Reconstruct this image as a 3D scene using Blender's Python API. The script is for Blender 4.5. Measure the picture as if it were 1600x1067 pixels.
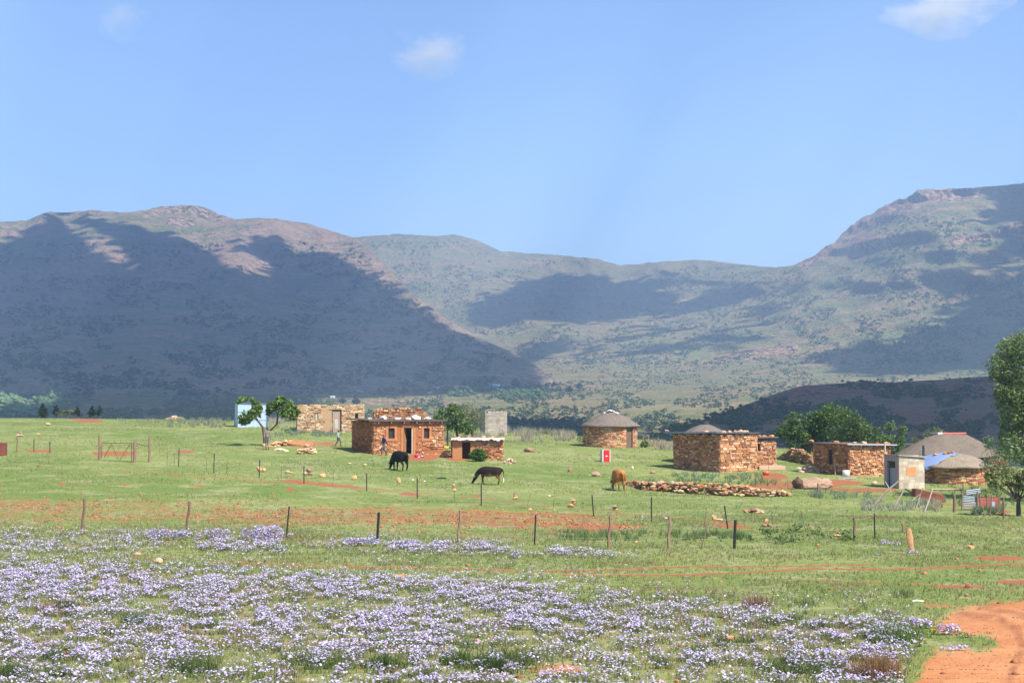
import bpy, bmesh, math, random
import numpy as np
from mathutils import Vector, Matrix, Euler
for _o in list(bpy.data.objects): bpy.data.objects.remove(_o)
R = math.radians
sc = bpy.context.scene
col = sc.collection
# ------------------------------------------------------------------ camera
F = 2462.0; CZ = 6.0; PITCH = math.atan((620-533.5)/F)
cam = bpy.data.cameras.new('camera'); camo = bpy.data.objects.new('camera', cam); col.objects.link(camo)
cam.sensor_width = 36; cam.lens = 36*F/1600; cam.clip_start = 0.5; cam.clip_end = 60000
camo.location = (0, 0, CZ); camo.rotation_euler = (R(90)+PITCH, 0, 0)
sc.camera = camo
# ------------------------------------------------------------------ light
SUN_EL = R(52); SAZ = Vector((0.72, -0.69)).normalized()
SUN = Vector((math.cos(SUN_EL)*SAZ.x, math.cos(SUN_EL)*SAZ.y, math.sin(SUN_EL)))
w = bpy.data.worlds.new('World'); sc.world = w; w.use_nodes = True
nt = w.node_tree; bg = nt.nodes['Background']
sky = nt.nodes.new('ShaderNodeTexSky'); sky.sky_type = 'NISHITA'; sky.sun_disc = False
sky.sun_elevation = SUN_EL; sky.sun_rotation = math.atan2(SAZ.x, SAZ.y)
sky.altitude = 1800; sky.air_density = 0.9; sky.dust_density = 0.3; sky.ozone_density = 1.6
tn = nt.nodes.new('ShaderNodeMix'); tn.data_type = 'RGBA'; tn.blend_type = 'MULTIPLY'; tn.inputs[0].default_value = 1; tn.inputs[7].default_value = (.90, .955, 1.05, 1)
nt.links.new(sky.outputs[0], tn.inputs[6]); nt.links.new(tn.outputs[2], bg.inputs[0]); bg.inputs[1].default_value = 0.124
sl = bpy.data.lights.new('sun', 'SUN'); sl.energy = 5.0; sl.angle = R(0.53); sl.color = (1.0, 0.95, 0.87)
so = bpy.data.objects.new('sun', sl); col.objects.link(so); so.rotation_euler = SUN.to_track_quat('Z', 'Y').to_euler()
sc.view_settings.view_transform = 'Standard'; sc.view_settings.look = 'None'
sc.view_settings.exposure = 0.9; sc.view_settings.gamma = 1
sc.cycles.volume_bounces = 1; sc.cycles.max_bounces = 6; sc.cycles.diffuse_bounces = 2
sc.cycles.use_denoising = True
# ------------------------------------------------------------------ projection
cp, sp = math.cos(PITCH), math.sin(PITCH)
def ray(u, v):
    a = (u-800)/F; b = (533.5-v)/F
    fy = cp - b*sp; fz = sp + b*cp
    return a/fy, fz/fy                       # x, z per metre of y
def pt(u, v, d):
    a, b = ray(u, v); return Vector((a*d, d, CZ+b*d))
def proj(x, y, z):
    dz = z-CZ; fw = y*cp + dz*sp; up = -y*sp + dz*cp
    return 800+F*x/fw, 533.5-F*up/fw
# ------------------------------------------------------------------ noise
def _h(ix, iy, s):
    n = (ix*374761393 + iy*668265263 + s*1274126177) & 0xffffffff
    n = ((n ^ (n >> 13))*1103515245) & 0xffffffff
    return ((n ^ (n >> 16)) & 0xffff)/65535.0
def vnoise(x, y, s=0):
    x = np.asarray(x, float); y = np.asarray(y, float)
    ix = np.floor(x).astype(np.int64); iy = np.floor(y).astype(np.int64)
    fx = x-ix; fy = y-iy; fx = fx*fx*(3-2*fx); fy = fy*fy*(3-2*fy)
    a = _h(ix, iy, s); b = _h(ix+1, iy, s); c = _h(ix, iy+1, s); d = _h(ix+1, iy+1, s)
    return (a*(1-fx)+b*fx)*(1-fy)+(c*(1-fx)+d*fx)*fy
def fbm(x, y, o=4, s=0, g=0.5):
    t = 0; a = 1; n = 0
    for k in range(o):
        t = t+a*vnoise(x*2**k+17*k, y*2**k-9*k, s+k); n += a; a *= g
    return t/n
def ridge(x, y, o=4, s=0):
    t = 0; a = 1; n = 0
    for k in range(o):
        t = t+a*(1-np.abs(2*vnoise(x*2**k+7*k, y*2**k+3*k, s+k)-1)); n += a; a *= 0.5
    return t/n
# ------------------------------------------------------------------ mesh helpers
def np_mesh(name, V, Fc, mat=None, cols=None, parent=None, smooth=False, link=True, extra=None, uv=None):
    V = np.asarray(V, np.float32).reshape(-1, 3); Fc = np.asarray(Fc, np.int32); k = Fc.shape[1]
    me = bpy.data.meshes.new(name); me.vertices.add(len(V)); me.vertices.foreach_set('co', V.ravel())
    me.loops.add(Fc.size); me.loops.foreach_set('vertex_index', Fc.ravel())
    me.polygons.add(len(Fc)); me.polygons.foreach_set('loop_start', np.arange(len(Fc), dtype=np.int32)*k)
    me.update(calc_edges=True)
    if smooth: me.polygons.foreach_set('use_smooth', np.ones(len(Fc), bool))
    if cols is not None:
        at = me.color_attributes.new('col', 'FLOAT_COLOR', 'POINT')
        c = np.ones((len(V), 4), np.float32); c[:, :3] = cols; at.data.foreach_set('color', c.ravel())
    for nm, arr in (extra or {}).items():
        at = me.attributes.new(nm, 'FLOAT', 'POINT'); at.data.foreach_set('value', np.asarray(arr, np.float32).ravel())
    if mat: me.materials.append(mat)
    o = bpy.data.objects.new(name, me)
    if link: col.objects.link(o)
    if parent: o.parent = parent
    return o
class MB:
    def __init__(s): s.v = []; s.f = []; s.c = []
    def add(s, vs, fs, c=(.5, .5, .5)):
        n = len(s.v); s.v += [tuple(x) for x in vs]; s.f += [tuple(i+n for i in f) for f in fs]; s.c += [tuple(c)]*len(vs)
    def box(s, x0, x1, y0, y1, z0, z1, c=(.5, .5, .5), M=None, jit=0):
        P = [(x, y, z) for z in (z0, z1) for y in (y0, y1) for x in (x0, x1)]
        if jit: P = [(x+rnd.uniform(-jit, jit), y+rnd.uniform(-jit, jit), z+rnd.uniform(-jit, jit)) for x, y, z in P]
        if M is not None: P = [M @ Vector(p) for p in P]
        s.add(P, [(0, 2, 3, 1), (4, 5, 7, 6), (0, 1, 5, 4), (2, 6, 7, 3), (0, 4, 6, 2), (1, 3, 7, 5)], c)
    def tube(s, pts, rad, n=6, c=(.5, .5, .5), caps=True):
        pts = [Vector(p) for p in pts]; rr = rad if isinstance(rad, (list, tuple)) else [rad]*len(pts)
        vs = []; fs = []
        for i, p in enumerate(pts):
            d = (pts[min(i+1, len(pts)-1)]-pts[max(i-1, 0)]).normalized()
            a = d.orthogonal().normalized() if abs(d.z) > .9 else d.cross(Vector((0, 0, 1))).normalized()
            b = d.cross(a)
            for k in range(n):
                t = 2*math.pi*k/n; vs.append(p+(a*math.cos(t)+b*math.sin(t))*rr[i])
        for i in range(len(pts)-1):
            for k in range(n):
                k2 = (k+1) % n; fs.append((i*n+k, i*n+k2, (i+1)*n+k2, (i+1)*n+k))
        if caps: fs.append(tuple(range(n-1, -1, -1))); fs.append(tuple((len(pts)-1)*n+k for k in range(n)))
        s.add(vs, fs, c)
    def lathe(s, prof, n=32, c=(.5, .5, .5), wob=0, cx=0, cy=0):
        vs = []; fs = []
        for (r, z) in prof:
            for k in range(n):
                t = 2*math.pi*k/n; q = 1+wob*math.sin(3*t+r*5)+wob*.6*math.sin(7*t+z*9)
                vs.append((cx+r*q*math.cos(t), cy+r*q*math.sin(t), z))
        for i in range(len(prof)-1):
            for k in range(n):
                k2 = (k+1) % n; fs.append((i*n+k, i*n+k2, (i+1)*n+k2, (i+1)*n+k))
        s.add(vs, fs, c)
    def rock(s, c0, sz, c=(.5, .4, .3), seed=0, sub=1, jag=.22):
        bm = bmesh.new(); bmesh.ops.create_icosphere(bm, subdivisions=sub, radius=1)
        q = random.Random(seed); ax = [Vector((q.gauss(0, 1), q.gauss(0, 1), q.gauss(0, 1))).normalized() for _ in range(7)]
        lv = [q.uniform(.55, .85) for _ in ax]; rot = Euler((0, 0, q.uniform(0, 6.3))).to_matrix()
        vs = []
        for v in bm.verts:
            p = v.co.normalized()
            for a, l in zip(ax, lv):
                d = p.dot(a)
                if d > l: p = p-a*(d-l)
            p = rot @ (p*(1+q.uniform(-jag, jag)*.4)); vs.append((c0[0]+p.x*sz[0], c0[1]+p.y*sz[1], c0[2]+p.z*sz[2]))
        s.add(vs, [[v.index for v in f.verts] for f in bm.faces], c); bm.free()
    def build(s, name, mat, parent=None, loc=None, rz=0, smooth=False):
        me = bpy.data.meshes.new(name); me.from_pydata(s.v, [], s.f); me.update()
        at = me.color_attributes.new('col', 'FLOAT_COLOR', 'POINT')
        c = np.ones((len(s.v), 4), np.float32); c[:, :3] = np.array(s.c, np.float32); at.data.foreach_set('color', c.ravel())
        me.materials.append(mat)
        if smooth: me.polygons.foreach_set('use_smooth', np.ones(len(s.f), bool))
        o = bpy.data.objects.new(name, me); col.objects.link(o)
        if parent: o.parent = parent
        if loc is not None: o.location = loc
        o.rotation_euler.z = rz
        return o
rnd = random.Random(7); nr = np.random.default_rng(5)
def tag(o, label=None, cat=None, group=None, kind=None):
    if label: o['label'] = label
    if cat: o['category'] = cat
    if group: o['group'] = group
    if kind: o['kind'] = kind
    return o
def empty(name, loc, rz, label, cat, group=None):
    o = bpy.data.objects.new(name, None); col.objects.link(o); o.location = loc; o.rotation_euler.z = rz
    o.empty_display_size = .3
    return tag(o, label, cat, group)
# ------------------------------------------------------------------ materials
def N(nt, t, **kw):
    n = nt.nodes.new(t)
    for k, v in kw.items():
        if k in n.bl_rna.properties: setattr(n, k, v)
        else: n.inputs[k].default_value = v
    return n
def newmat(name):
    m = bpy.data.materials.new(name); m.use_nodes = True
    return m, m.node_tree, m.node_tree.nodes['Principled BSDF']
def mixc(nt, fac, a, b, mode='MIX'):
    n = nt.nodes.new('ShaderNodeMix'); n.data_type = 'RGBA'; n.blend_type = mode
    for s, x in ((0, fac), (6, a), (7, b)):
        if isinstance(x, (int, float)): n.inputs[s].default_value = x
        elif isinstance(x, tuple): n.inputs[s].default_value = (*x, 1)
        else: nt.links.new(x, n.inputs[s])
    return n.outputs[2]
def mth(nt, op, a, b=0.0, c=0.0, clamp=False):
    n = nt.nodes.new('ShaderNodeMath'); n.operation = op; n.use_clamp = clamp
    for s, x in enumerate((a, b, c)):
        if isinstance(x, (int, float)): n.inputs[s].default_value = x
        else: nt.links.new(x, n.inputs[s])
    return n.outputs[0]
def rng(nt, x, a, b, c=0.0, d=1.0):
    n = nt.nodes.new('ShaderNodeMapRange'); n.interpolation_type = 'SMOOTHSTEP'
    nt.links.new(x, n.inputs[0])
    for i, q in enumerate((a, b, c, d)): n.inputs[i+1].default_value = q
    return n.outputs[0]
def coords(nt, scale=(1, 1, 1), kind='Object'):
    tc = nt.nodes.new('ShaderNodeTexCoord'); mp = nt.nodes.new('ShaderNodeMapping'); mp.inputs['Scale'].default_value = scale
    nt.links.new(tc.outputs[kind], mp.inputs[0]); return mp.outputs[0]
def noise(nt, vec, s, det=4, rough=.55, out=0):
    n = N(nt, 'ShaderNodeTexNoise'); n.inputs['Scale'].default_value = s; n.inputs['Detail'].default_value = det
    n.inputs['Roughness'].default_value = rough; nt.links.new(vec, n.inputs['Vector']); return n.outputs[out]
def attr(nt, name, out='Color'):
    n = nt.nodes.new('ShaderNodeAttribute'); n.attribute_name = name; return n.outputs[out]
def bump(nt, b, h, strength=.4, dist=.05):
    n = nt.nodes.new('ShaderNodeBump'); n.inputs['Strength'].default_value = strength; n.inputs['Distance'].default_value = dist
    nt.links.new(h, n.inputs['Height']); nt.links.new(n.outputs[0], b.inputs['Normal'])
def colmat(name, rough=.9, s=4.0, amp=.35, bmp=.3, bd=.03, tint=None, spec=.2, metal=0, trans=0):
    """material whose colour is the per-part 'col' attribute, broken up by noise"""
    m, nt, b = newmat(name)
    v = coords(nt); n = noise(nt, v, s, 5, .6); n2 = noise(nt, v, s*.17, 2)
    c = attr(nt, 'col')
    k = mth(nt, 'ADD', mth(nt, 'MULTIPLY', n, amp*1.6), mth(nt, 'MULTIPLY', n2, amp*.8)); k = mth(nt, 'ADD', k, 1-amp*1.2)
    cc = nt.nodes.new('ShaderNodeCombineColor'); [nt.links.new(k, cc.inputs[i]) for i in range(3)]
    c = mixc(nt, 1.0, c, cc.outputs[0], 'MULTIPLY')
    if tint: c = mixc(nt, rng(nt, n2, .5, .7), c, tint)
    nt.links.new(c, b.inputs['Base Color']); b.inputs['Roughness'].default_value = rough
    b.inputs['Specular IOR Level'].default_value = spec; b.inputs['Metallic'].default_value = metal
    if bmp: bump(nt, b, n, bmp, bd)
    if trans:
        t = nt.nodes.new('ShaderNodeBsdfTranslucent'); nt.links.new(c, t.inputs[0])
        mx = nt.nodes.new('ShaderNodeMixShader'); mx.inputs[0].default_value = trans
        nt.links.new(b.outputs[0], mx.inputs[1]); nt.links.new(t.outputs[0], mx.inputs[2])
        nt.links.new(mx.outputs[0], nt.nodes['Material Output'].inputs[0])
    return m
M_stone = colmat('stone', s=9, amp=.4, bmp=.5)
M_mud = colmat('mud_plaster', s=3, amp=.35, bmp=.4, bd=.04)
M_rock = colmat('rock', s=6, amp=.45, bmp=.6, bd=.05)
M_wood = colmat('weathered_wood', s=12, amp=.5, bmp=.4)
M_thatch = None
M_metal = colmat('painted_metal', rough=.45, s=2, amp=.15, bmp=0, spec=.5)
M_rust = colmat('rusty_metal', rough=.8, s=5, amp=.5, bmp=.3)
M_leaf = colmat('leaf', rough=.6, s=1.2, amp=.35, bmp=0, trans=.3)
M_cloth = colmat('cloth', s=8, amp=.3, bmp=.2)
M_skin = colmat('skin', rough=.6, s=3, amp=.1, bmp=0)
M_hide = colmat('hide', rough=.8, s=3, amp=.45, bmp=.2, spec=.12)
M_block = colmat('concrete_block', s=7, amp=.25, bmp=.3)
M_plastic = colmat('plastic', rough=.4, s=2, amp=.1, bmp=0, spec=.5)
def thatch_mat():
    m, nt, b = newmat('thatch'); v = coords(nt, (1, 1, .35)); n = noise(nt, v, 14, 5, .7); n2 = noise(nt, coords(nt), 1.1, 3)
    c = mixc(nt, 1.0, attr(nt, 'col'), mixc(nt, rng(nt, n, .3, .75), (.55, .52, .5), (1.3, 1.25, 1.2)), 'MULTIPLY')
    c = mixc(nt, mth(nt, 'MULTIPLY', rng(nt, n2, .5, .7), .4), c, (.10, .08, .06))
    nt.links.new(c, b.inputs['Base Color']); b.inputs['Roughness'].default_value = .95; b.inputs['Specular IOR Level'].default_value = .1
    bump(nt, b, n, .7, .06); return m
M_thatch = thatch_mat()
# ------------------------------------------------------------------ ground
UT = [-300, 150, 550, 850, 1040, 1300, 1700]
DT = {  # depth -> height per column
 100: [1.25, 1.25, .80, .30, .10, .12, -.25], 112: [1.75, 1.72, 1.20, .62, .32, .36, -.3], 120: [2.0, 1.96, 1.56, .88, .54, .54, -.4],
 135: [2.4, 2.4, 2.0, 1.5, 1.3, .75, -.7], 155: [3.0, 3.0, 2.75, 2.0, 1.6, .72, -1.5], 180: [3.7, 3.62, 3.2, 2.0, 1.0, -.2, -2.6],
 205: [3.3, 3.2, 2.6, .6, -1, -2, -4.5], 260: [-2, -2, -3, -5, -7, -8, -9], 340: [-12]*7, 400: [-16]*7}
def _zrow(d):
    b = .607-.0057*d; e = np.array([.3, .3, .1, 0, 0, 0, -.1])
    return b+e*np.clip((d-40)/25, 0, 1)+np.array([.15, .15, 0, 0, 0, 0, 0])*np.clip((d-65)/15, 0, 1)
_dk = [0, 20, 40, 62, 80]+sorted(DT); _tab = np.array([_zrow(d) if d <= 80 else np.array(DT[d], float) for d in _dk])
_ug = np.arange(-300, 1701, 20.0); _dg = np.arange(0, 401, 2.0)
_t1 = np.array([np.interp(_ug, UT, r) for r in _tab]); _G = np.array([np.interp(_dg, _dk, _t1[:, j]) for j in range(len(_ug))]).T
for _ in range(10):
    P = np.pad(_G, 2, 'edge'); _G = (P[:-4, 2:-2]+P[1:-3, 2:-2]+P[2:-2, 2:-2]+P[3:-1, 2:-2]+P[4:, 2:-2])/5
for _ in range(6):
    P = np.pad(_G, 2, 'edge'); _G = (P[2:-2, :-4]+P[2:-2, 1:-3]+P[2:-2, 2:-2]+P[2:-2, 3:-1]+P[2:-2, 4:])/5
def gz(x, y):
    x = np.asarray(x, float); y = np.maximum(np.asarray(y, float), 0.0)
    u = np.clip(800+F*x/np.maximum(y, 12), -300, 1699); d = np.clip(y, 0, 399)
    a = (u+300)/20; b = d/2; i = np.floor(a).astype(int); j = np.floor(b).astype(int); fa = a-i; fb = b-j
    i1 = np.minimum(i+1, len(_ug)-1); j1 = np.minimum(j+1, len(_dg)-1)
    z = (_G[j, i]*(1-fa)+_G[j, i1]*fa)*(1-fb)+(_G[j1, i]*(1-fa)+_G[j1, i1]*fa)*fb
    z = z+.10*(fbm(x/6, y/6, 3, 3)-.5)*np.clip((y-20)/20, 0, 1)+.03*(fbm(x/.7, y/.7, 2, 9)-.5)
    return z
def G(x, y): return float(gz(x, y))
def gpt(u, v):
    """point on the ground that the photograph shows at pixel u, v"""
    a, b = ray(u, v); ds = np.arange(8, 230, .25); dz = CZ+b*ds-gz(a*ds, ds); k = np.argmax(dz < 0)
    if dz[k] >= 0: k = len(ds)-1
    d0, d1 = ds[max(k-1, 0)], ds[k]
    for _ in range(14):
        m = (d0+d1)/2
        if CZ+b*m-G(a*m, m) > 0: d0 = m
        else: d1 = m
    return Vector((a*d1, d1, G(a*d1, d1)))
def pxm(d): return F/d
# soil / path / dryness masks, drawn where the ground shows them
SOIL = []
def blob(u, v, ru, rv, s=1.0): SOIL.append(('e', u, v, ru, rv, s))
def track(pts, wd, s=1.0): SOIL.append(('t', pts, wd, s))
HAZE = 0.000245
blob(810, 812, 190, 15, .54); blob(560, 806, 330, 17, .50); blob(150, 798, 330, 22, .44); blob(20, 790, 140, 14, .42); blob(930, 825, 60, 7, .75)
for q in ((180, 708, 42, 5, .95), (62, 705, 25, 3, .8), (290, 706, 18, 3, .8), (140, 658, 26, 4, .95), (115, 655, 12, 3, .6), (95, 756, 8, 2, .9), (130, 755, 20, 2, .6), (195, 757, 14, 2, .7), (307, 759, 14, 2, .9),
          (454, 765, 8, 4, 1), (640, 772, 18, 3, .9), (745, 774, 12, 3, .6), (820, 868, 10, 2, .3), (480, 694, 60, 7, .55), (665, 712, 34, 5, .9), (770, 716, 20, 3, .6), (660, 716, 26, 6, 1), (715, 716, 22, 4, .9),
          (1240, 758, 90, 7, .85), (1205, 745, 30, 7, .9), (1350, 765, 70, 4, .8), (1300, 754, 60, 6, .8), (1390, 752, 25, 3, .5), (1168, 745, 50, 5, .5), (1560, 800, 24, 3, .9), (1480, 788, 50, 6, .4),
          (660, 732, 22, 2, .5), (665, 704, 10, 3, .2), (1060, 706, 22, 2, .4), (430, 850, 30, 3, .2), (230, 745, 200, 3, .25),
          (1560, 872, 45, 5, .95), (1590, 909, 40, 4, .95), (1500, 917, 50, 3, .8), (1470, 946, 40, 5, .5), (1600, 888, 60, 2, .4), (1400, 1003, 30, 8, .15),
          (870, 1045, 50, 12, .55), (690, 1058, 30, 8, .35), (480, 1062, 20, 5, .5), (1120, 1000, 30, 6, .4), (260, 1000, 40, 5, .15)): blob(*q)
track([(150, 732), (340, 746), (470, 756), (560, 763), (620, 768), (760, 780), (900, 795), (1020, 806), (1200, 821)], 1.3, .6)
track([(420, 747), (510, 757), (590, 764)], 2.4, .85)
track([(1090, 816), (1150, 823), (1190, 826)], 3, .85)
track([(300, 876), (480, 884), (700, 888), (850, 893), (960, 890), (1040, 886), (1250, 884), (1400, 880)], 1.7, .68)
track([(850, 899), (1080, 898), (1250, 890), (1450, 888), (1600, 880)], 1.8, .7)
track([(1200, 904), (1300, 907), (1500, 915), (1600, 925)], 1.5, .6)
track([(200, 868), (600, 872)], 3, .25)
ROADP = [(1412, 1160), (1432, 1064), (1447, 1030), (1472, 1013), (1530, 1018), (1562, 1008), (1556, 998), (1500, 988), (1462, 985), (1468, 973), (1490, 955), (1530, 945), (1570, 941), (1600, 938), (1900, 930), (1900, 1160)]
def inpoly(u, v, P):
    r = np.zeros(u.shape, bool); n = len(P)
    for i in range(n):
        (x1, y1), (x2, y2) = P[i], P[(i+1) % n]
        c = ((y1 > v) != (y2 > v)) & (u < (x2-x1)*(v-y1)/((y2-y1) or 1e-9)+x1); r ^= c
    return r
def pdist(u, v, P, closed=True):
    d = np.full(u.shape, 1e9); n = len(P)
    for i in range(n if closed else n-1):
        (x1, y1), (x2, y2) = P[i], P[(i+1) % n]; dx, dy = x2-x1, y2-y1
        t = np.clip(((u-x1)*dx+(v-y1)*dy)/(dx*dx+dy*dy), 0, 1); d = np.minimum(d, np.hypot(u-x1-t*dx, (v-y1-t*dy)))
    return d
def soilmask(u, v):
    m = np.zeros(u.shape); ww = 6*(fbm(u/45, v/12, 3, 21)-.5)
    for s in SOIL:
        if s[0] == 'e':
            _, a, b, ru, rv, k = s; q = ((u-a)/ru)**2+((v+ww*.5-b)/rv)**2; m = np.maximum(m, k*np.clip(1.5*(1-q)+.2, 0, 1))
        else:
            _, P, wd, k = s; xs = [p[0] for p in P]; ys = [p[1] for p in P]
            yy = np.interp(u, xs, ys); e = np.clip((u-xs[0])/40, 0, 1)*np.clip((xs[-1]-u)/40, 0, 1) if xs[-1] < 1600 else np.clip((u-xs[0])/40, 0, 1)
            m = np.maximum(m, k*e*np.clip(1.6-np.abs(v-yy+ww*.25)/wd, 0, 1))
    inside = inpoly(u, v, ROADP); dd = pdist(u, v, ROADP)+13*(fbm(u/9, v/4, 4, 4)-.5)
    m = np.maximum(m, np.where(inside, np.clip(.5+dd/26, 0, 1), np.clip(.5-dd/34, 0, 1)))
    m = np.where(inside, m, m*(.62+.76*fbm(u/16, v/4.5, 3, 88)))
    return m
def flowermask(u, v):
    """density of the flowering cover, 0..1"""
    n = fbm(u/70, v/22, 4, 31)
    top = np.interp(u, [0, 400, 800, 1000, 1200, 1400, 1480], [868, 885, 905, 925, 945, 958, 985])
    a = np.clip((v-top)/22, 0, 1)*np.clip((n-.16)*4.2, .12, 1)
    bot = np.interp(u, [0, 300, 600, 700, 900, 1000, 1300, 1450], [1040, 1015, 1030, 1012, 1008, 1025, 1060, 1080]); a = a*np.where(v > bot, .72, 1)
    b = np.clip(1-np.abs(v-np.interp(u, [0, 400, 800, 1000], [850, 852, 860, 872]))/np.interp(u, [0, 500, 1000], [26, 20, 6]), 0, 1)*np.clip((n-.28)*4, .1, 1)*.7*np.clip((1020-u)/150, 0, 1)
    c = np.clip((v-top+34)/30, 0, 1)*.13*np.clip((n-.3)*4, 0, 1)
    edge = np.clip((np.interp(v, [830, 940, 980, 1067, 1160], [1250, 1420, 1450, 1425, 1380])-u)/60, 0, 1)
    m = np.maximum(np.maximum(a, b), c)*edge
    m = m*(1-np.clip(soilmask(u, v)*1.2, 0, .9))
    return m
def stretch(us, ds):
    U, D = np.meshgrid(us, ds); return (U-800)/F*D, D
inv = np.arange(1/24, 1/215, -1.45/13278); dn = 1/inv
ds = np.concatenate([[-60, -30, -10, 0, 4, 8, 12, 16, 20, 22], dn, np.arange(dn[-1]+4, 400, 8)])
us = np.concatenate([np.arange(-2600, -160, 120), np.arange(-150, 1760, 4.0), np.arange(1800, 4400, 120)])
X, Y = stretch(us, np.maximum(ds, 4)); Y = np.repeat(ds[:, None], len(us), 1); X = np.where(Y < 24, (us[None, :]-800)/F*24+0*Y, X)
Z = gz(X, Y); uu, vv = proj(X, np.maximum(Y, 2.0), Z)
rut = np.maximum(np.where(vv < 930, 1.2, 0), np.maximum.reduce([np.clip(1.3-pdist(uu, vv, P_, False)/w_, 0, 1)*fbm(uu/14, vv/6, 2, 8)*1.6 for P_, w_ in (([(1490, 958), (1560, 965), (1590, 985), (1598, 1010), (1585, 1040), (1570, 1090)], 7), ([(1530, 948), (1600, 962), (1640, 990)], 6), ([(1440, 945), (1500, 940), (1560, 945)], 4), ([(1660, 960), (1640, 1100)], 16))])); so_ = soilmask(uu, vv)*(Y > 23); fl_ = flowermask(uu, vv)*(Y > 20)
# ploughed strip is rough
pl = np.clip(1-((vv-np.interp(uu, [0, 900], [798, 815]))/26)**2, 0, 1)*np.clip((1000-uu)/80, 0, 1)*(Y > 30)
Z = Z+pl*.10*(fbm(X/.35, Y/.5, 2, 55)-.4)
ni, nj = X.shape; idx = np.arange(ni*nj).reshape(ni, nj)
quads = np.stack([idx[:-1, :-1], idx[:-1, 1:], idx[1:, 1:], idx[1:, :-1]], -1).reshape(-1, 4)
def ground_mat():
    m, nt, b = newmat('meadow_ground'); v = coords(nt)
    nL = noise(nt, v, .05, 4); nM = noise(nt, v, .45, 5, .6); nS = noise(nt, v, 3.2, 5, .65); nX = noise(nt, v, 14, 3, .7)
    g = mixc(nt, rng(nt, nL, .38, .62), (.135, .185, .042), (.22, .245, .075))
    g = mixc(nt, mth(nt, 'MULTIPLY', rng(nt, nM, .45, .68), .75), g, (.30, .29, .14))
    g = mixc(nt, mth(nt, 'MULTIPLY', rng(nt, nS, .48, .64), .7), g, (.075, .12, .03))
    g = mixc(nt, mth(nt, 'MULTIPLY', rng(nt, nX, .55, .75), .4), g, (.27, .27, .13))
    g = mixc(nt, mth(nt, 'MULTIPLY', attr(nt, 'flower', 'Fac'), .8, clamp=True), g, mixc(nt, rng(nt, nS, .45, .6), (.21, .21, .085), (.26, .20, .10)))
    s = mixc(nt, rng(nt, nM, .35, .7), (.42, .165, .065), (.50, .235, .105)); s = mixc(nt, mth(nt, 'MULTIPLY', attr(nt, 'rut', 'Fac'), .75, clamp=True), s, (.27, .105, .05)); s = mixc(nt, mth(nt, 'MULTIPLY', rng(nt, nX, .5, .7), .5), s, (.30, .10, .035))
    at = attr(nt, 'soil', 'Fac')
    k = mth(nt, 'ADD', at, mth(nt, 'MULTIPLY', mth(nt, 'SUBTRACT', nS, .5), 1.5)); k = mth(nt, 'ADD', k, mth(nt, 'MULTIPLY', mth(nt, 'SUBTRACT', nX, .5), .8)); k = rng(nt, k, .44, .56)
    # thin bare specks everywhere
    sp_ = mth(nt, 'MULTIPLY', rng(nt, nS, .66, .72), .5)
    k = mth(nt, 'MAXIMUM', k, mth(nt, 'MULTIPLY', sp_, rng(nt, nM, .45, .6)))
    nt.links.new(mixc(nt, k, g, s), b.inputs['Base Color']); b.inputs['Roughness'].default_value = .95; b.inputs['Specular IOR Level'].default_value = .1
    bump(nt, b, mth(nt, 'ADD', nS, mth(nt, 'MULTIPLY', nX, .5)), .6, .12); return m
M_ground = ground_mat()
tag(np_mesh('ground', np.stack([X, Y, Z], -1), quads, M_ground, smooth=True, extra={'soil': so_, 'flower': fl_, 'rut': rut}), kind='structure')
# ------------------------------------------------------------------ hills
def mk(tab_u, tab_v, tab):
    ug = np.arange(-400, 2001, 20.0); vg = np.arange(250, 761, 5.0); T = np.array(tab, float)
    a = np.array([np.interp(ug, tab_u, r) for r in T]); g = np.array([np.interp(vg, tab_v, a[:, j]) for j in range(len(ug))]).T
    for _ in range(5):
        P = np.pad(g, 2, 'edge'); g = (P[:-4, 2:-2]+P[1:-3, 2:-2]+P[2:-2, 2:-2]+P[3:-1, 2:-2]+P[4:, 2:-2])/5
    for _ in range(6):
        P = np.pad(g, 2, 'edge'); g = (P[2:-2, :-4]+P[2:-2, 1:-3]+P[2:-2, 2:-2]+P[2:-2, 3:-1]+P[2:-2, 4:])/5
    def f(u, v):
        a = np.clip((u+400)/20, 0, len(ug)-1.001); b = np.clip((v-250)/5, 0, len(vg)-1.001); i = a.astype(int); j = b.astype(int); fa = a-i; fb = b-j
        return (g[j, i]*(1-fa)+g[j, i+1]*fa)*(1-fb)+(g[j+1, i]*(1-fa)+g[j+1, i+1]*fa)*fb
    return f
VV = [280, 320, 360, 400, 440, 480, 520, 560, 580, 600, 620, 640, 660, 690, 720, 760]
VAL = [2300, 1900, 1500, 1180, 930, 650, 480, 340]
mid_d = mk([-400, 400, 700, 900, 1050, 1200, 1400, 1600, 2000], VV, [
 [4500, 4500, 4800, 5200, 5400, 4400, 3350, 3200, 3100], [4400, 4400, 4700, 5000, 5100, 4200, 3150, 3050, 3000], [4200, 4200, 4500, 4800, 4800, 4000, 3000, 2900, 2850],
 [4000, 4000, 4200, 4400, 4400, 3700, 2900, 2760, 2700], [3750, 3750, 3900, 4000, 3900, 3300, 2760, 2620, 2500], [3450, 3450, 3600, 3600, 3400, 2950, 2600, 2450, 2350],
 [3150, 3150, 3200, 3200, 3000, 2700, 2400, 2280, 2200], [2850, 2850, 2850, 2800, 2600, 2420, 2200, 2100, 2050]]+[[r]*9 for r in VAL])
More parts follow.
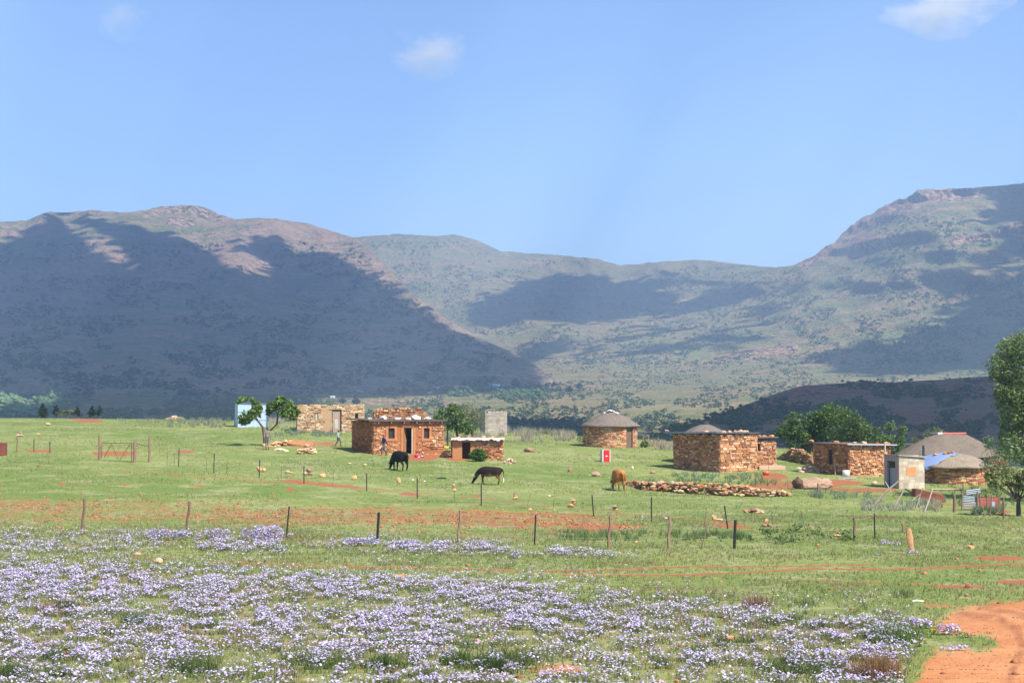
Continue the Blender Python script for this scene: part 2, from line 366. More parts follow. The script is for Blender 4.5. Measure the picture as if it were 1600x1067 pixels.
def rel_mid(u, v, d):
    x = (u-800)/F*d; e = np.clip((615-v)/90, 0, 1)
    r = ridge(x/520+d/1500, d/2100, 4, 5); r2 = ridge(x/150, d/700, 3, 8)
    terr = np.clip((u-1230)/120, 0, 1)*np.clip((470-v)/60, 0, 1)
    z = (CZ+(620-v)/F*d)
    st = terr*45*(np.abs(((z/52)+.6*fbm(x/200, d/300, 2, 2)) % 1-.5)*2-.5)
    cl = np.clip(rock_mid(u, v)-.4, 0, .5)*2*(u > 1230)
    st = st+cl*(-42*(ridge(x/26, z/130, 2, 41)-.4)+26*(fbm(x/70, z/14, 2, 42)-.5))
    return (-e*(380*(r-.55)+130*(r2-.5)+34*(ridge(x/45, d/210, 2, 12)-.5))+st)*1.0
left_d = mk([-400, 0, 300, 550, 700, 800, 2000], [320, 360, 400, 440, 480, 520, 560, 600, 640, 680, 760], [
 [3350, 3350, 3350, 3500, 3500, 3400, 3400], [3150, 3150, 3200, 3300, 3300, 3200, 3200], [2950, 2950, 3000, 3080, 3000, 2900, 2900], [2760, 2760, 2780, 2850, 2750, 2600, 2600], [2520, 2520, 2500, 2600, 2450, 2400, 2400],
 [2260, 2260, 2230, 2300, 2200, 2200, 2200], [2000, 2000, 1980, 2000, 1980, 2020, 2020], [1720, 1720, 1700, 1730, 1800, 1880, 1880], [1500, 1500, 1480, 1520, 1620, 1750, 1750], [1380]*7, [1300]*7])
def rel_left(u, v, d):
    x = (u-800)/F*d; e = np.clip((640-v)/80, .15, 1)
    return -e*(380*(ridge((x+d*.35)/620, d/1900, 4, 15)-.55)+170*(ridge((x+d*.2)/140, d/700, 3, 18)-.5))
near_d = mk([-400, 2000], [560, 580, 600, 620, 650, 680, 700, 720, 760], [[1150]*2, [1050]*2, [960]*2, [880]*2, [770]*2, [650]*2, [580]*2, [500]*2, [420]*2])
def rel_near(u, v, d):
    x = (u-800)/F*d; return -(70*(ridge(x/170+d/500, d/600, 4, 25)-.5))
SK_M = ([-400, 400, 480, 555, 620, 680, 710, 745, 785, 850, 935, 970, 1010, 1090, 1160, 1215, 1240, 1265, 1278, 1290, 1305, 1320, 1333, 1345, 1362, 1380, 1400, 1412, 1430, 1440, 1470, 1500, 1530, 1560, 1600, 1700, 2000],
        [380, 385, 380, 371, 366, 369, 366, 375, 393, 397, 405, 415, 411, 406, 413, 418, 414, 404, 397, 384, 379, 362, 352, 341, 334, 322, 313, 312, 301, 296, 295, 295, 293, 290, 286, 275, 260])
SK_L = ([-400, 0, 40, 55, 65, 80, 110, 145, 170, 200, 228, 255, 290, 310, 328, 345, 365, 400, 430, 480, 520, 555, 580, 600, 640, 700, 760, 800, 860, 930],
        [350, 347, 345, 339, 334, 331, 332, 328, 331, 332, 328, 322, 321, 322, 328, 336, 343, 341, 342, 349, 362, 372, 392, 414, 455, 500, 533, 549, 585, 640])
SK_D = ([960, 1020, 1060, 1100, 1150, 1200, 1240, 1260, 1330, 1400, 1480, 1560, 1700, 2000], [712, 682, 668, 655, 638, 619, 606, 602, 598, 597, 592, 587, 572, 560])
def hill(name, u0, u1, du, vb, sk, df, rel, mat, dv=2.4, amp=1.2, rock=None, back=420):
    us = np.arange(u0, u1+.1, du); top = np.interp(us, *sk)+amp*2*(fbm(us/11, us*0, 3, 77)-.5)
    if rock is rock_mid: top = top+np.where((us > 1255) & (us < 1450), 7*(fbm(us/7, us*0, 3, 78)-.5), 0)
    nv = int((vb-min(top))/dv); t = np.linspace(0, 1, nv)
    V_ = vb+(top[None, :]-vb)*t[:, None]; U_ = np.repeat(us[None, :], nv, 0)
    D_ = df(U_, V_); D_ = D_+rel(U_, V_, D_)
    a = (U_-800)/F; bb = (533.5-V_)/F; fy = cp-bb*sp; X_ = a/fy*D_; Z_ = CZ+(sp+bb*cp)/fy*D_
    # far side of the crest
    Xb = np.stack([X_[-1]*(1+q*.12) for q in (.4, 1, 2.2)]); Yb = np.stack([D_[-1]+q*back for q in (.4, 1, 2.2)]); Zb = np.stack([Z_[-1]-q*back*.35 for q in (.4, 1, 2.2)])
    X_ = np.vstack([X_, Xb]); Y_ = np.vstack([D_, Yb]); Z_ = np.vstack([Z_, Zb])
    ni, nj = X_.shape; idx = np.arange(ni*nj).reshape(ni, nj)
    q = np.stack([idx[:-1, :-1], idx[:-1, 1:], idx[1:, 1:], idx[1:, :-1]], -1).reshape(-1, 4)
    rk = np.zeros(X_.shape)
    if rock: rk[:nv] = rock(U_, V_)
    return tag(np_mesh(name, np.stack([X_, Y_, Z_], -1), q, mat, smooth=True, extra={'rock': rk}), kind='structure')
def seg(u, v, P, wd, k): return k*np.clip(1.4-pdist(u, v, P, False)/wd, 0, 1)
def rock_mid(u, v):
    m = seg(u, v, [(1255, 408), (1300, 386), (1345, 352), (1400, 324), (1450, 306), (1520, 300)], 16, .9)
    m = np.maximum(m, seg(u, v, [(1310, 385), (1350, 376), (1400, 372)], 16, .85)); m = np.maximum(m, seg(u, v, [(1490, 378), (1530, 372), (1600, 352)], 10, .9))
    m = np.maximum(m, seg(u, v, [(1410, 345), (1500, 350), (1440, 390)], 14, .4)); m = np.maximum(m, seg(u, v, [(1120, 558), (1180, 555), (1240, 545)], 12, .75))
    m = np.maximum(m, seg(u, v, [(1240, 500), (1320, 490), (1420, 430), (1450, 425)], 45, .34)); m = np.maximum(m, seg(u, v, [(560, 420), (600, 432)], 7, .6))
    m = np.maximum(m, seg(u, v, [(1000, 515), (1060, 485), (1130, 450), (1180, 447)], 9, .5)); m = np.maximum(m, seg(u, v, [(790, 440), (850, 415), (900, 400)], 18, .35))
    m = np.maximum(m, seg(u, v, [(1080, 590), (1160, 560)], 16, .35))
    for a, b, c, d in ((850, 581, 10, 3), (870, 563, 14, 4), (700, 632, 32, 5), (890, 560, 9, 4), (930, 605, 12, 4), (1150, 641, 25, 3), (1000, 560, 12, 3), (620, 628, 60, 5), (1070, 628, 16, 2)):
        m = np.maximum(m, .8*np.clip(1.4-(((u-a)/c)**2+((v-b)/d)**2), 0, 1))
    return m
def rock_left(u, v):
    m = seg(u, v, [(230, 330), (300, 326), (350, 345)], 14, .6); m = np.maximum(m, seg(u, v, [(265, 345), (300, 350)], 9, .7))
    m = np.maximum(m, seg(u, v, [(405, 412), (470, 414), (540, 412), (600, 436)], 5, .8)); m = np.maximum(m, seg(u, v, [(240, 430), (256, 438)], 6, .7))
    m = np.maximum(m, seg(u, v, [(430, 380), (500, 385), (560, 400)], 10, .5)); m = np.maximum(m, seg(u, v, [(150, 340), (260, 370), (340, 400)], 8, .35))
    return m
def rock_near(u, v): return np.clip(1.3-np.abs(v-np.interp(u, *SK_D)-10)/14, 0, 1)*.5+.25*fbm(u/50, v/20, 3, 5)
def hill_mat(name, ga, gb, br, rk, bush, wn=60.0, thresh=.45, ls=1.0):
    m, nt, b = newmat(name); v = coords(nt, (1, 1, 2.2)); vz = coords(nt, (.12, .12, 1.0))
    nL = noise(nt, v, .0022*ls, 5, .6); nM = noise(nt, v, .012*ls, 6, .65); nS = noise(nt, v, .07*ls, 4, .7); st = noise(nt, vz, .055*ls, 4, .7); nF = noise(nt, v, .22*ls, 3, .7)
    g = mixc(nt, rng(nt, nL, .4, .6), ga, gb)
    g = mixc(nt, mth(nt, 'MULTIPLY', rng(nt, mth(nt, 'ADD', mth(nt, 'MULTIPLY', nM, .6), mth(nt, 'MULTIPLY', st, .4)), .44, .6), .85), g, br)
    vo = N(nt, 'ShaderNodeTexVoronoi'); vo.inputs['Scale'].default_value = .085*ls; nt.links.new(v, vo.inputs['Vector'])
    dots = mth(nt, 'MULTIPLY', rng(nt, vo.outputs['Distance'], .42, .22), rng(nt, nM, .38, .56))
    g = mixc(nt, mth(nt, 'MULTIPLY', dots, .7), g, bush)
    g = mixc(nt, mth(nt, 'MULTIPLY', rng(nt, nS, .5, .64), .6), g, bush)
    ter = noise(nt, coords(nt, (.12, 1, .6)), .035*ls, 4, .7); g = mixc(nt, mth(nt, 'MULTIPLY', rng(nt, ter, .5, .64), .55), g, tuple(.5*(x+y) for x, y in zip(br, rk)))
    g = mixc(nt, mth(nt, 'MULTIPLY', rng(nt, nF, .50, .64), .62), g, rk)
    k = mth(nt, 'ADD', attr(nt, 'rock', 'Fac'), mth(nt, 'MULTIPLY', mth(nt, 'SUBTRACT', nS, .5), 1.1)); k = mth(nt, 'ADD', k, mth(nt, 'MULTIPLY', mth(nt, 'SUBTRACT', st, .5), .8))
    k = rng(nt, k, thresh, thresh+.22)
    rc = mixc(nt, rng(nt, noise(nt, coords(nt, (1, 1, .25)), .09*ls, 4, .7), .42, .56), rk, tuple(x*.25 for x in rk))
    nt.links.new(mixc(nt, k, g, rc), b.inputs['Base Color']); b.inputs['Roughness'].default_value = 1; b.inputs['Specular IOR Level'].default_value = 0
    bump(nt, b, mth(nt, 'ADD', mth(nt, 'MULTIPLY', nM, 2.0), mth(nt, 'ADD', nS, mth(nt, 'MULTIPLY', nF, .35))), .8, 14/ls); return m
M_hm = hill_mat('hillside_green', (.10, .15, .045), (.17, .19, .07), (.27, .19, .10), (.46, .30, .19), (.022, .042, .015))
M_hl = hill_mat('hillside_brown', (.13, .165, .07), (.27, .19, .13), (.38, .24, .165), (.46, .33, .23), (.035, .05, .028))
M_hn = hill_mat('hillside_scrub', (.17, .14, .08), (.20, .125, .08), (.27, .14, .09), (.36, .17, .10), (.03, .055, .018), ls=2.6)
hill('valley_and_hills', -400, 1960, 3, 760, SK_M, mid_d, rel_mid, M_hm, rock=rock_mid)
hill('left_mountain', -400, 926, 3, 700, SK_L, left_d, rel_left, M_hl, rock=rock_left)
hill('dark_ridge', 962, 1960, 3, 745, SK_D, near_d, rel_near, M_hn, amp=.8, rock=rock_near, back=120)
# wide base terrain under everything, out to the horizon
s_ = np.array([[-14000, -3000], [14000, -3000], [14000, 16000], [-14000, 16000]]); 
tag(np_mesh('terrain', np.c_[s_, [-34]*4], [[0, 1, 2, 3]], M_hm, extra={'rock': [0]*4}), kind='structure')
def hpt(df, rel, u, v):
    U_ = np.array([float(u)]); V_ = np.array([float(v)]); d = df(U_, V_); d = float((d+rel(U_, V_, d))[0]); return pt(u, v, d)
# ------------------------------------------------------------------ clouds
M_cloud, _nt, _b = newmat('cloud'); _b.inputs['Base Color'].default_value = (.9, .9, .92, 1); _b.inputs['Roughness'].default_value = 1
CH = 1600.0
def shade_cloud(poly, df, rel, label, seed):
    """a thick flat-bottomed cumulus between the sun and a hillside"""
    P = []; n = len(poly)
    for i in range(n):
        (x1, y1), (x2, y2) = poly[i], poly[(i+1) % n]; k = max(1, int(math.hypot(x2-x1, y2-y1)/6))
        for j in range(k):
            t = j/k; P.append((x1+(x2-x1)*t+7*(fbm(len(P)*.3, seed, 3)-.5)*2, y1+(y2-y1)*t+5*(fbm(len(P)*.33, seed+9.5, 3)-.5)*2))
    W = []
    for u, v in P:
        p = hpt(df, rel, u, v); t = (CH-p.z)/SUN.z; q = p+SUN*t; W.append((q.x, q.y))
    import mathutils.geometry as mg
    bm = bmesh.new(); vs = [bm.verts.new((x, y, CH)) for x, y in W]
    tr = mg.tessellate_polygon([[Vector((x, y, 0)) for x, y in W]])
    for f in tr:
        try: bm.faces.new([vs[i] for i in f])
        except ValueError: pass
    g = bmesh.ops.extrude_face_region(bm, geom=bm.faces[:])
    cx = sum(p[0] for p in W)/len(W); cy = sum(p[1] for p in W)/len(W)
    for e in g['geom']:
        if isinstance(e, bmesh.types.BMVert): h_ = 90+60*float(vnoise(e.co.x/200, e.co.y/200, 3)); e.co = Vector((cx+(e.co.x-cx)*.97, cy+(e.co.y-cy)*.97, CH))+SUN*(h_/SUN.z)
    q = random.Random(seed)
    for x, y in W:      # ragged puffs along the edge
        for _ in range(1):
            r = q.uniform(6, 20); ic = bmesh.ops.create_icosphere(bm, subdivisions=1, radius=r, matrix=Matrix.Translation((x+q.gauss(0, 13), y+q.gauss(0, 16), CH+q.uniform(0, 20))))
    me = bpy.data.meshes.new('cloud'); bm.to_mesh(me); bm.free(); me.materials.append(M_cloud)
    o = bpy.data.objects.new('cloud', me); col.objects.link(o); return tag(o, label, 'cloud', 'high clouds whose shade falls on the mountains')
shade_cloud([(-180, 395), (0, 382), (30, 372), (62, 350), (85, 336), (108, 352), (135, 380), (150, 395), (175, 415), (215, 420), (190, 385), (165, 362), (120, 345), (170, 348), (215, 357), (245, 368), (300, 379), (330, 392), (352, 412), (372, 428), (400, 434), (424, 433), (428, 412), (405, 398), (376, 392), (400, 376), (440, 374), (462, 400), (500, 398), (530, 402), (560, 420), (600, 447), (628, 470), (660, 486), (700, 512), (740, 533), (790, 556), (850, 590), (850, 640), (-180, 640)], left_d, rel_left, 'broad cloud high over the left mountain', 1)
shade_cloud([(90, 612), (300, 622), (480, 612), (560, 600), (640, 603), (730, 598), (800, 582), (850, 560), (890, 545), (880, 533), (835, 540), (805, 562), (740, 588), (600, 590), (400, 592), (-180, 592), (0, 604)], mid_d, rel_mid, 'long cloud high over the head of the valley', 2)
shade_cloud([(90, 618), (380, 622), (500, 628), (440, 650), (380, 675), (-150, 690), (-150, 655), (70, 645)], mid_d, rel_mid, 'narrow cloud high over the valley floor', 3)
shade_cloud([(725, 487), (760, 468), (790, 455), (830, 437), (880, 430), (930, 430), (970, 445), (1010, 440), (1050, 433), (1052, 446), (1015, 452), (1068, 464), (1045, 488), (1000, 492), (950, 503), (890, 505), (870, 498), (820, 498), (775, 513), (735, 505)], mid_d, rel_mid, 'ragged cloud over the middle of the far hills', 4)
shade_cloud([(1000, 512), (1055, 488), (1095, 462), (1120, 452), (1160, 470), (1150, 446), (1190, 446), (1230, 458), (1228, 478), (1180, 478), (1192, 505), (1150, 520), (1085, 532), (1180, 535), (1165, 548), (1060, 540), (985, 550), (935, 560), (905, 555), (950, 535), (1030, 522), (1080, 516)], mid_d, rel_mid, 'forked cloud over the far saddle', 5)
shade_cloud([(1750, 340), (1600, 420), (1560, 450), (1500, 487), (1420, 535), (1385, 552), (1330, 545), (1290, 560), (1305, 580), (1400, 585), (1480, 578), (1560, 572), (1750, 560)], mid_d, rel_mid, 'large cloud beside the right mountain', 6)
shade_cloud([(1750, 280), (1600, 290), (1545, 297), (1560, 325), (1540, 345), (1600, 345), (1560, 380), (1530, 415), (1545, 425), (1620, 390), (1750, 330)], mid_d, rel_mid, 'small cloud above the top of the right mountain', 7)
shade_cloud([(770, 662), (830, 657), (880, 664), (915, 674), (930, 684), (930, 715), (680, 715), (690, 690), (740, 676)], mid_d, rel_mid, 'small cloud over the gully behind the round hut', 8)
shade_cloud([(960, 735), (990, 702), (1022, 676), (1062, 662), (1150, 630), (1204, 610), (1262, 597), (1400, 592), (1480, 587), (1560, 581), (1900, 555), (1900, 735)], near_d, rel_near, 'dense cloud over the dark brown ridge', 9)
def wisp(u, v, d, su, sv, dens, label, seed):
    c = pt(u, v, d); s = d/F; rx, rz_ = su*s/2, sv*s/2
    m = bpy.data.materials.new('cloud_vapour'); m.use_nodes = True; nt = m.node_tree; nt.nodes.remove(nt.nodes['Principled BSDF'])
    vol = nt.nodes.new('ShaderNodeVolumePrincipled'); vol.inputs['Color'].default_value = (1, 1, 1, 1); vol.inputs['Anisotropy'].default_value = .3
    tc = coords(nt, (1/rx, 1/rx, 1/rz_)); ln = nt.nodes.new('ShaderNodeVectorMath'); ln.operation = 'LENGTH'; nt.links.new(tc, ln.inputs[0])
    n = noise(nt, coords(nt, (1.6/rx, 1.6/rx, 1.8/rz_)), 1.0, 5, .62)
    f = mth(nt, 'SUBTRACT', mth(nt, 'MULTIPLY', n, 1.9), mth(nt, 'ADD', mth(nt, 'MULTIPLY', ln.outputs['Value'], .75), .42), clamp=True)
    nt.links.new(mth(nt, 'MULTIPLY', f, dens), vol.inputs['Density']); nt.links.new(vol.outputs[0], nt.nodes['Material Output'].inputs['Volume'])
    b = MB(); b.rock((0, 0, 0), (rx, rx, rz_), seed=seed, sub=3, jag=.05); o = b.build('cloud', m, None, c, 0); o.data.materials[0] = m
    return tag(o, label, 'cloud', 'faint clouds in the blue sky')
wisp(676, 84, 6500, 170, 90, .012, 'small faint cloud alone near the top middle of the sky', 3)
wisp(1475, 12, 6500, 240, 110, .014, 'largest white cloud cut by the top edge at right', 4)
wisp(185, 28, 6500, 110, 90, .006, 'barely visible wisp of cloud at upper left', 5)
# ------------------------------------------------------------------ building helpers
OR = [(.50, .235, .10), (.56, .30, .15), (.43, .18, .075), (.58, .35, .19), (.38, .155, .07), (.50, .25, .12), (.30, .13, .065), (.62, .40, .24), (.24, .11, .065)]
RED = [(.38, .14, .055), (.44, .19, .08), (.30, .11, .045), (.46, .23, .11), (.24, .09, .05), (.18, .08, .05)]
MUD = (.34, .13, .05)
def stones(mb, O, ex, L, n, top, open_=(), pal=OR, bot=-.4, rh=(.07, .15), rl=(.13, .42), pro=(.0, .085), skip=0.02, plaster=(), seed=1, jit=.018, gap=.026):
    """courses of separate stones on a wall face: origin O, direction ex, outward normal n; top(s) gives the height"""
    q = random.Random(seed); z = bot; O = Vector(O); ex = Vector(ex); n = Vector(n); T = top if callable(top) else (lambda s: top)
    while True:
        h = q.uniform(*rh); s = -q.uniform(0, .2)
        if z > max(T(0), T(L), T(L/2))+.05: break
        while s < L:
            l = q.uniform(*rl); a, b = max(s, 0)+gap/2, min(s+l, L)-gap/2; s += l; m = (a+b)/2; zm = z+h/2
            if b-a < .05 or z+h*.6 > T(m) or q.random() < skip: continue
            if any(a < o[1]+.0 and b > o[0]-.0 and z+h-gap > o[2] and z < o[3] for o in open_):
                for o in open_:
                    if z+h-gap > o[2] and z < o[3]:
                        if a < o[0] < b: b = o[0]
                        elif a < o[1] < b: a = o[1]
                        elif o[0] <= a and b <= o[1]: b = a
                if b-a < .05: continue
                m = (a+b)/2
            if any(o[0] < m < o[1] and o[2] < zm < o[3] and q.random() < o[4] for o in plaster): continue
            p = q.uniform(*pro); c = pal[q.randrange(len(pal))]; k = q.uniform(.75, 1.2); c = tuple(x*k for x in c)
            vs = []
            for dz in (gap/2, h-gap/2):
                for (ss, dp) in ((a, -.06), (b, -.06), (a+q.uniform(0, .02), p), (b-q.uniform(0, .02), p)):
                    P = O+ex*(ss+q.uniform(-jit, jit)*0)+Vector((0, 0, z+dz+q.uniform(-jit, jit)))+n*(dp+(q.uniform(-jit, jit) if dp > 0 else 0)); vs.append(P)
            mb.add(vs, [(0, 1, 3, 2), (4, 6, 7, 5), (2, 3, 7, 6), (0, 2, 6, 4), (1, 5, 7, 3)], c)
        z += h
def wallbox(mb, O, ex, L, n, H, th, open_=(), c=MUD, bot=-.5):
    """solid wall with real openings, made of piers, sills and lintels that butt together"""
    O = Vector(O); ex = Vector(ex); n = Vector(n)
    def bx(s0, s1, z0, z1):
        if s1-s0 < .005 or z1-z0 < .005: return
        vs = [O+ex*s+Vector((0, 0, z))-n*t for z in (z0, z1) for t in (0, th) for s in (s0, s1)]
        mb.add(vs, [(0, 2, 3, 1), (4, 5, 7, 6), (0, 1, 5, 4), (2, 6, 7, 3), (0, 4, 6, 2), (1, 3, 7, 5)], c)
    s = 0
    for o in sorted(open_):
        bx(s, o[0], bot, H); bx(o[0], o[1], bot, o[2]); bx(o[0], o[1], o[3], H); s = o[1]
    bx(s, L, bot, H)
def frame(u, v, psi):
    p = gpt(u, v); return p, R(psi)
def slab(mb, x0, x1, y0, y1, z, t, c, zs=(0, 0, 0, 0)):
    vs = [(x0, y0, z+zs[0]), (x1, y0, z+zs[1]), (x1, y1, z+zs[2]), (x0, y1, z+zs[3])]
    mb.add(vs+[(a, b, d+t) for a, b, d in vs], [(3, 2, 1, 0), (4, 5, 6, 7), (0, 1, 5, 4), (1, 2, 6, 5), (2, 3, 7, 6), (3, 0, 4, 7)], c)
def roof_rocks(parent, spots, name='roof_stone', pal=None, mat=None):
    for i, (x, y, z, sx, sz) in enumerate(spots):
        b = MB(); b.rock((0, 0, sz*.7), (sx, sx*.8, sz), (pal or OR)[i % len(pal or OR)], seed=i*7+3); b.build(name, mat or M_rock, parent, (x, y, z), smooth=False)
def pane(parent, s0, s1, z0, z1, y, c=(.02, .022, .025), bars=True, mat=None, frame_c=(.10, .06, .04)):
    b = MB(); t = .04
    for a in ((s0, s0+t, z0, z1), (s1-t, s1, z0, z1), (s0+t, s1-t, z0, z0+t), (s0+t, s1-t, z1-t, z1)): b.box(a[0], a[1], y, y+.05, a[2], a[3], frame_c)
    if bars: b.box((s0+s1)/2-.015, (s0+s1)/2+.015, y+.002, y+.045, z0+t, z1-t, frame_c)
    w_ = b.build('window', M_wood, parent)
    g = MB(); g.box(s0+t, s1-t, y+.02, y+.03, z0+t, z1-t, c); g.build('pane', mat or M_metal, w_); return w_
# ---- flat-roofed stone and mud house with the open door
L0, rz = frame(583, 709.5, 25); W, D, H = 6.0, 5.0, 2.55
h = empty('stone_house', L0, rz, 'red mud and stone house with flat roof, open doorway and two small windows', 'house')
wins = [(1.25, 1.78, 1.2, 2.02), (4.25, 4.72, 1.18, 2.0)]; door = (2.52, 3.34, -.02, 2.08)
mb = MB(); ops = wins+[door]
wallbox(mb, (0, 0, 0), (1, 0, 0), W, (0, -1, 0), H, .35, ops); wallbox(mb, (0, D, 0), (0, -1, 0), D-.352, (-1, 0, 0), H, .35)
wallbox(mb, (W, D, 0), (0, -1, 0), D-.352, (1, 0, 0), H, .35); wallbox(mb, (.352, D, 0), (1, 0, 0), W-.704, (0, 1, 0), H, .35, bot=-.3)
pl = [(o[0]-.28, o[1]+.28, o[2]-.3, o[3]+.3, .93) for o in ops]+[(2.0, 3.9, -.5, 2.6, .8), (0, W, 2.2, 2.7, .6), (3.4, W, -.5, .5, .6)]
stones(mb, (0, 0, 0), (1, 0, 0), W, (0, -1, 0), H, ops, OR, plaster=pl, seed=2, bot=-.45); stones(mb, (0, D, 0), (0, -1, 0), D, (-1, 0, 0), H, (), RED, plaster=[(0, D, 1.3, 2.6, .55)], seed=3, gap=.035, pro=(0, .11))
stones(mb, (W, 0, 0), (0, 1, 0), D, (1, 0, 0), H, (), OR, seed=4)
mb.build('wall', M_stone, h)
for o in ops:    # smooth mud rendering round the openings
    b = MB(); e = .2
    for q in ((o[0]-e, o[0], o[2]-(e if o[2] > 0 else .2), o[3]+e), (o[1], o[1]+e, o[2]-(e if o[2] > 0 else .2), o[3]+e), (o[0], o[1], o[3], o[3]+e))+(((o[0], o[1], o[2]-e, o[2]),) if o[2] > 0 else ()):
        b.box(q[0], q[1], -.045, -.002, q[2], q[3], (.43, .175, .07))
    b.build('plaster_surround', M_mud, h)
for o in wins: pane(h, o[0], o[1], o[2], o[3], .12)
b = MB(); b.box(.4, W-.4, .4, D-.4, -.2, -.02, (.3, .16, .08)); b.build('floor', M_mud, h)
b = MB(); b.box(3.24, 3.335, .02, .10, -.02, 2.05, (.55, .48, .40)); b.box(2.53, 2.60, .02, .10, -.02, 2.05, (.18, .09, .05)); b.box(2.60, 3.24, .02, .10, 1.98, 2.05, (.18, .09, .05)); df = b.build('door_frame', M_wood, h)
b = MB(); M4 = Matrix.Translation((2.62, .12, 0)) @ Matrix.Rotation(R(52), 4, 'Z'); b.box(0, .62, 0, .05, .02, 1.95, (.36, .17, .08), M4); d_ = b.build('door', M_wood, h)
b = MB(); b.box(.52, .56, -.05, 0, .95, 1.05, (.3, .3, .3), M4); b.build('handle', M_metal, d_)
b = MB(); slab(b, -.45, W+.15, -.32, D+.25, H, .07, (.10, .075, .06), (.03, .0, .08, .12)); slab(b, -.47, W+.17, -.34, -.325, H-.02, .12, (.10, .085, .075), (.03, 0, 0, .03)); rf = b.build('roof', M_rust, h)
for i in range(6):
    b = MB(); b.box(.3+i*1.07, .4+i*1.07, -.30, .4, H-.17, H-.005, (.26, .14, .08)); b.build('rafter', M_wood, h)
roof_rocks(h, [(1.3, 1.2, H+.07, .42, .22), (2.4, .9, H+.07, .36, .16), (3.2, .7, H+.07, .3, .15), (4.0, 1.1, H+.07, .5, .26), (4.9, .8, H+.07, .36, .15), (.5, 2.2, H+.1, .25, .12), (5.4, 2.0, H+.09, .3, .12)], 'roof_bag', [(.62, .56, .50), (.70, .64, .58), (.5, .42, .34)])
b = MB()
for i in range(26): b.rock((rnd.uniform(3.2, 6.6), rnd.uniform(-.75, -.15), rnd.uniform(-.3, -.02)), (rnd.uniform(.12, .3), .2, rnd.uniform(.08, .2)), rnd.choice([MUD, (.5, .24, .11), (.4, .18, .08)]), seed=i)
fo = b.build('footing', M_mud, h); fo['kind'] = 'stuff'
# ---- roofless ruin behind it
p0, rz = frame(582, 690, 3); p0 = pt(584, 690, 137); p0.z = G(p0.x, p0.y)
ppm = pxm(137); H = (pt(584, 638, 137).z-p0.z)
h = empty('roofless_ruin', p0, rz, 'roofless round cornered stone walls rising behind the flat roofed mud house', 'ruin')
W = 82/ppm; topf = lambda s: H-.35*max(0, 1-s/.55)-.25*max(0, (s-W+.6)/.6)+.06*math.sin(s*7)-.05*math.sin(s*17)
mb = MB(); o_ = [(W-1.35, W-1.0, H-.75, H-.4)]
wallbox(mb, (0, 0, 0), (1, 0, 0), W, (0, -1, 0), H-.42, .4, (), (.34, .16, .08)); wallbox(mb, (0, 3, 0), (0, -1, 0), 2.6, (-1, 0, 0), H-.5, .4); wallbox(mb, (W, 3, 0), (0, -1, 0), 2.6, (1, 0, 0), H-.4, .4)
stones(mb, (0, 0, 0), (1, 0, 0), W, (0, -1, 0), topf, o_, OR+RED, seed=12, skip=.06, rh=(.09, .16)); stones(mb, (0, .28, 0), (1, 0, 0), W, (0, -1, 0), lambda s: topf(s)-.05, o_, RED, seed=13, skip=.03, pro=(.0, .2), bot=H-1.2)
stones(mb, (0, 3, 0), (0, -1, 0), 3, (-1, 0, 0), lambda s: H-.2, (), RED, seed=14, bot=H-1.6)
for i in range(30):
    s = rnd.uniform(.2, W-.2); mb.rock((s, rnd.uniform(.05, .35), topf(s)-.02), (rnd.uniform(.1, .22), .14, rnd.uniform(.05, .1)), rnd.choice(OR), seed=i+90)
mb.build('wall', M_stone, h)
# ---- unfinished pale stone house with boarded door
p0 = pt(464, 670, 152); p0.z = G(p0.x, p0.y); rz = R(7); H = 2.6
h = empty('unfinished_house', p0, rz, 'roofless pale orange stone house with a boarded doorway, behind the flat roofed house', 'house')
W = 104/pxm(152)/math.cos(rz); k = 1/pxm(152)
wn = [(27*k, 33*k, 1.15, 1.85), (90*k, 95*k, 1.1, 1.75)]; dr = (54*k, 69*k, -.02, 2.1)
mb = MB(); ops = wn+[dr]; wallbox(mb, (0, 0, 0), (1, 0, 0), W, (0, -1, 0), H-.1, .4, ops, (.44, .27, .15)); wallbox(mb, (0, 4, 0), (0, -1, 0), 3.6, (-1, 0, 0), H-.2, .4); wallbox(mb, (W, 4, 0), (0, -1, 0), 3.6, (1, 0, 0), H-.2, .4)
PAL = [(.58, .40, .24), (.52, .34, .19), (.62, .46, .30), (.48, .28, .15), (.42, .23, .12)]
tf = lambda s: H+.05*math.sin(s*5)+.04*math.sin(s*13)
stones(mb, (0, 0, 0), (1, 0, 0), W, (0, -1, 0), tf, ops, PAL, seed=21, rh=(.1, .18), rl=(.2, .6), plaster=[(39*k, 53*k, -.5, 2.8, .96)]); stones(mb, (0, 4, 0), (0, -1, 0), 4, (-1, 0, 0), H-.05, (), RED, seed=22)
mb.build('wall', M_stone, h)
b = MB(); b.box(dr[0]+.1, dr[1]-.12, .06, .12, -.3, 1.98, (.40, .27, .20)); b.box(dr[0]+.3, dr[1]-.35, .05, .062, .3, 1.2, (.52, .46, .42)); b.build('door', M_wood, h)
b = MB(); b.box(dr[1]-.12, dr[1], .02, .1, -.3, 2.1, (.05, .035, .03)); b.box(dr[0]-.05, dr[1]-.12, .02, .1, 1.98, 2.1, (.05, .035, .03)); b.build('door_frame', M_wood, h)
b = MB(); b.box(wn[0][0]+.1, wn[0][1], .1, .16, 1.15, 1.85, (.52, .42, .33)); b.build('window_board', M_wood, h)
pane(h, wn[1][0], wn[1][1], wn[1][2], wn[1][3], .25, bars=False)
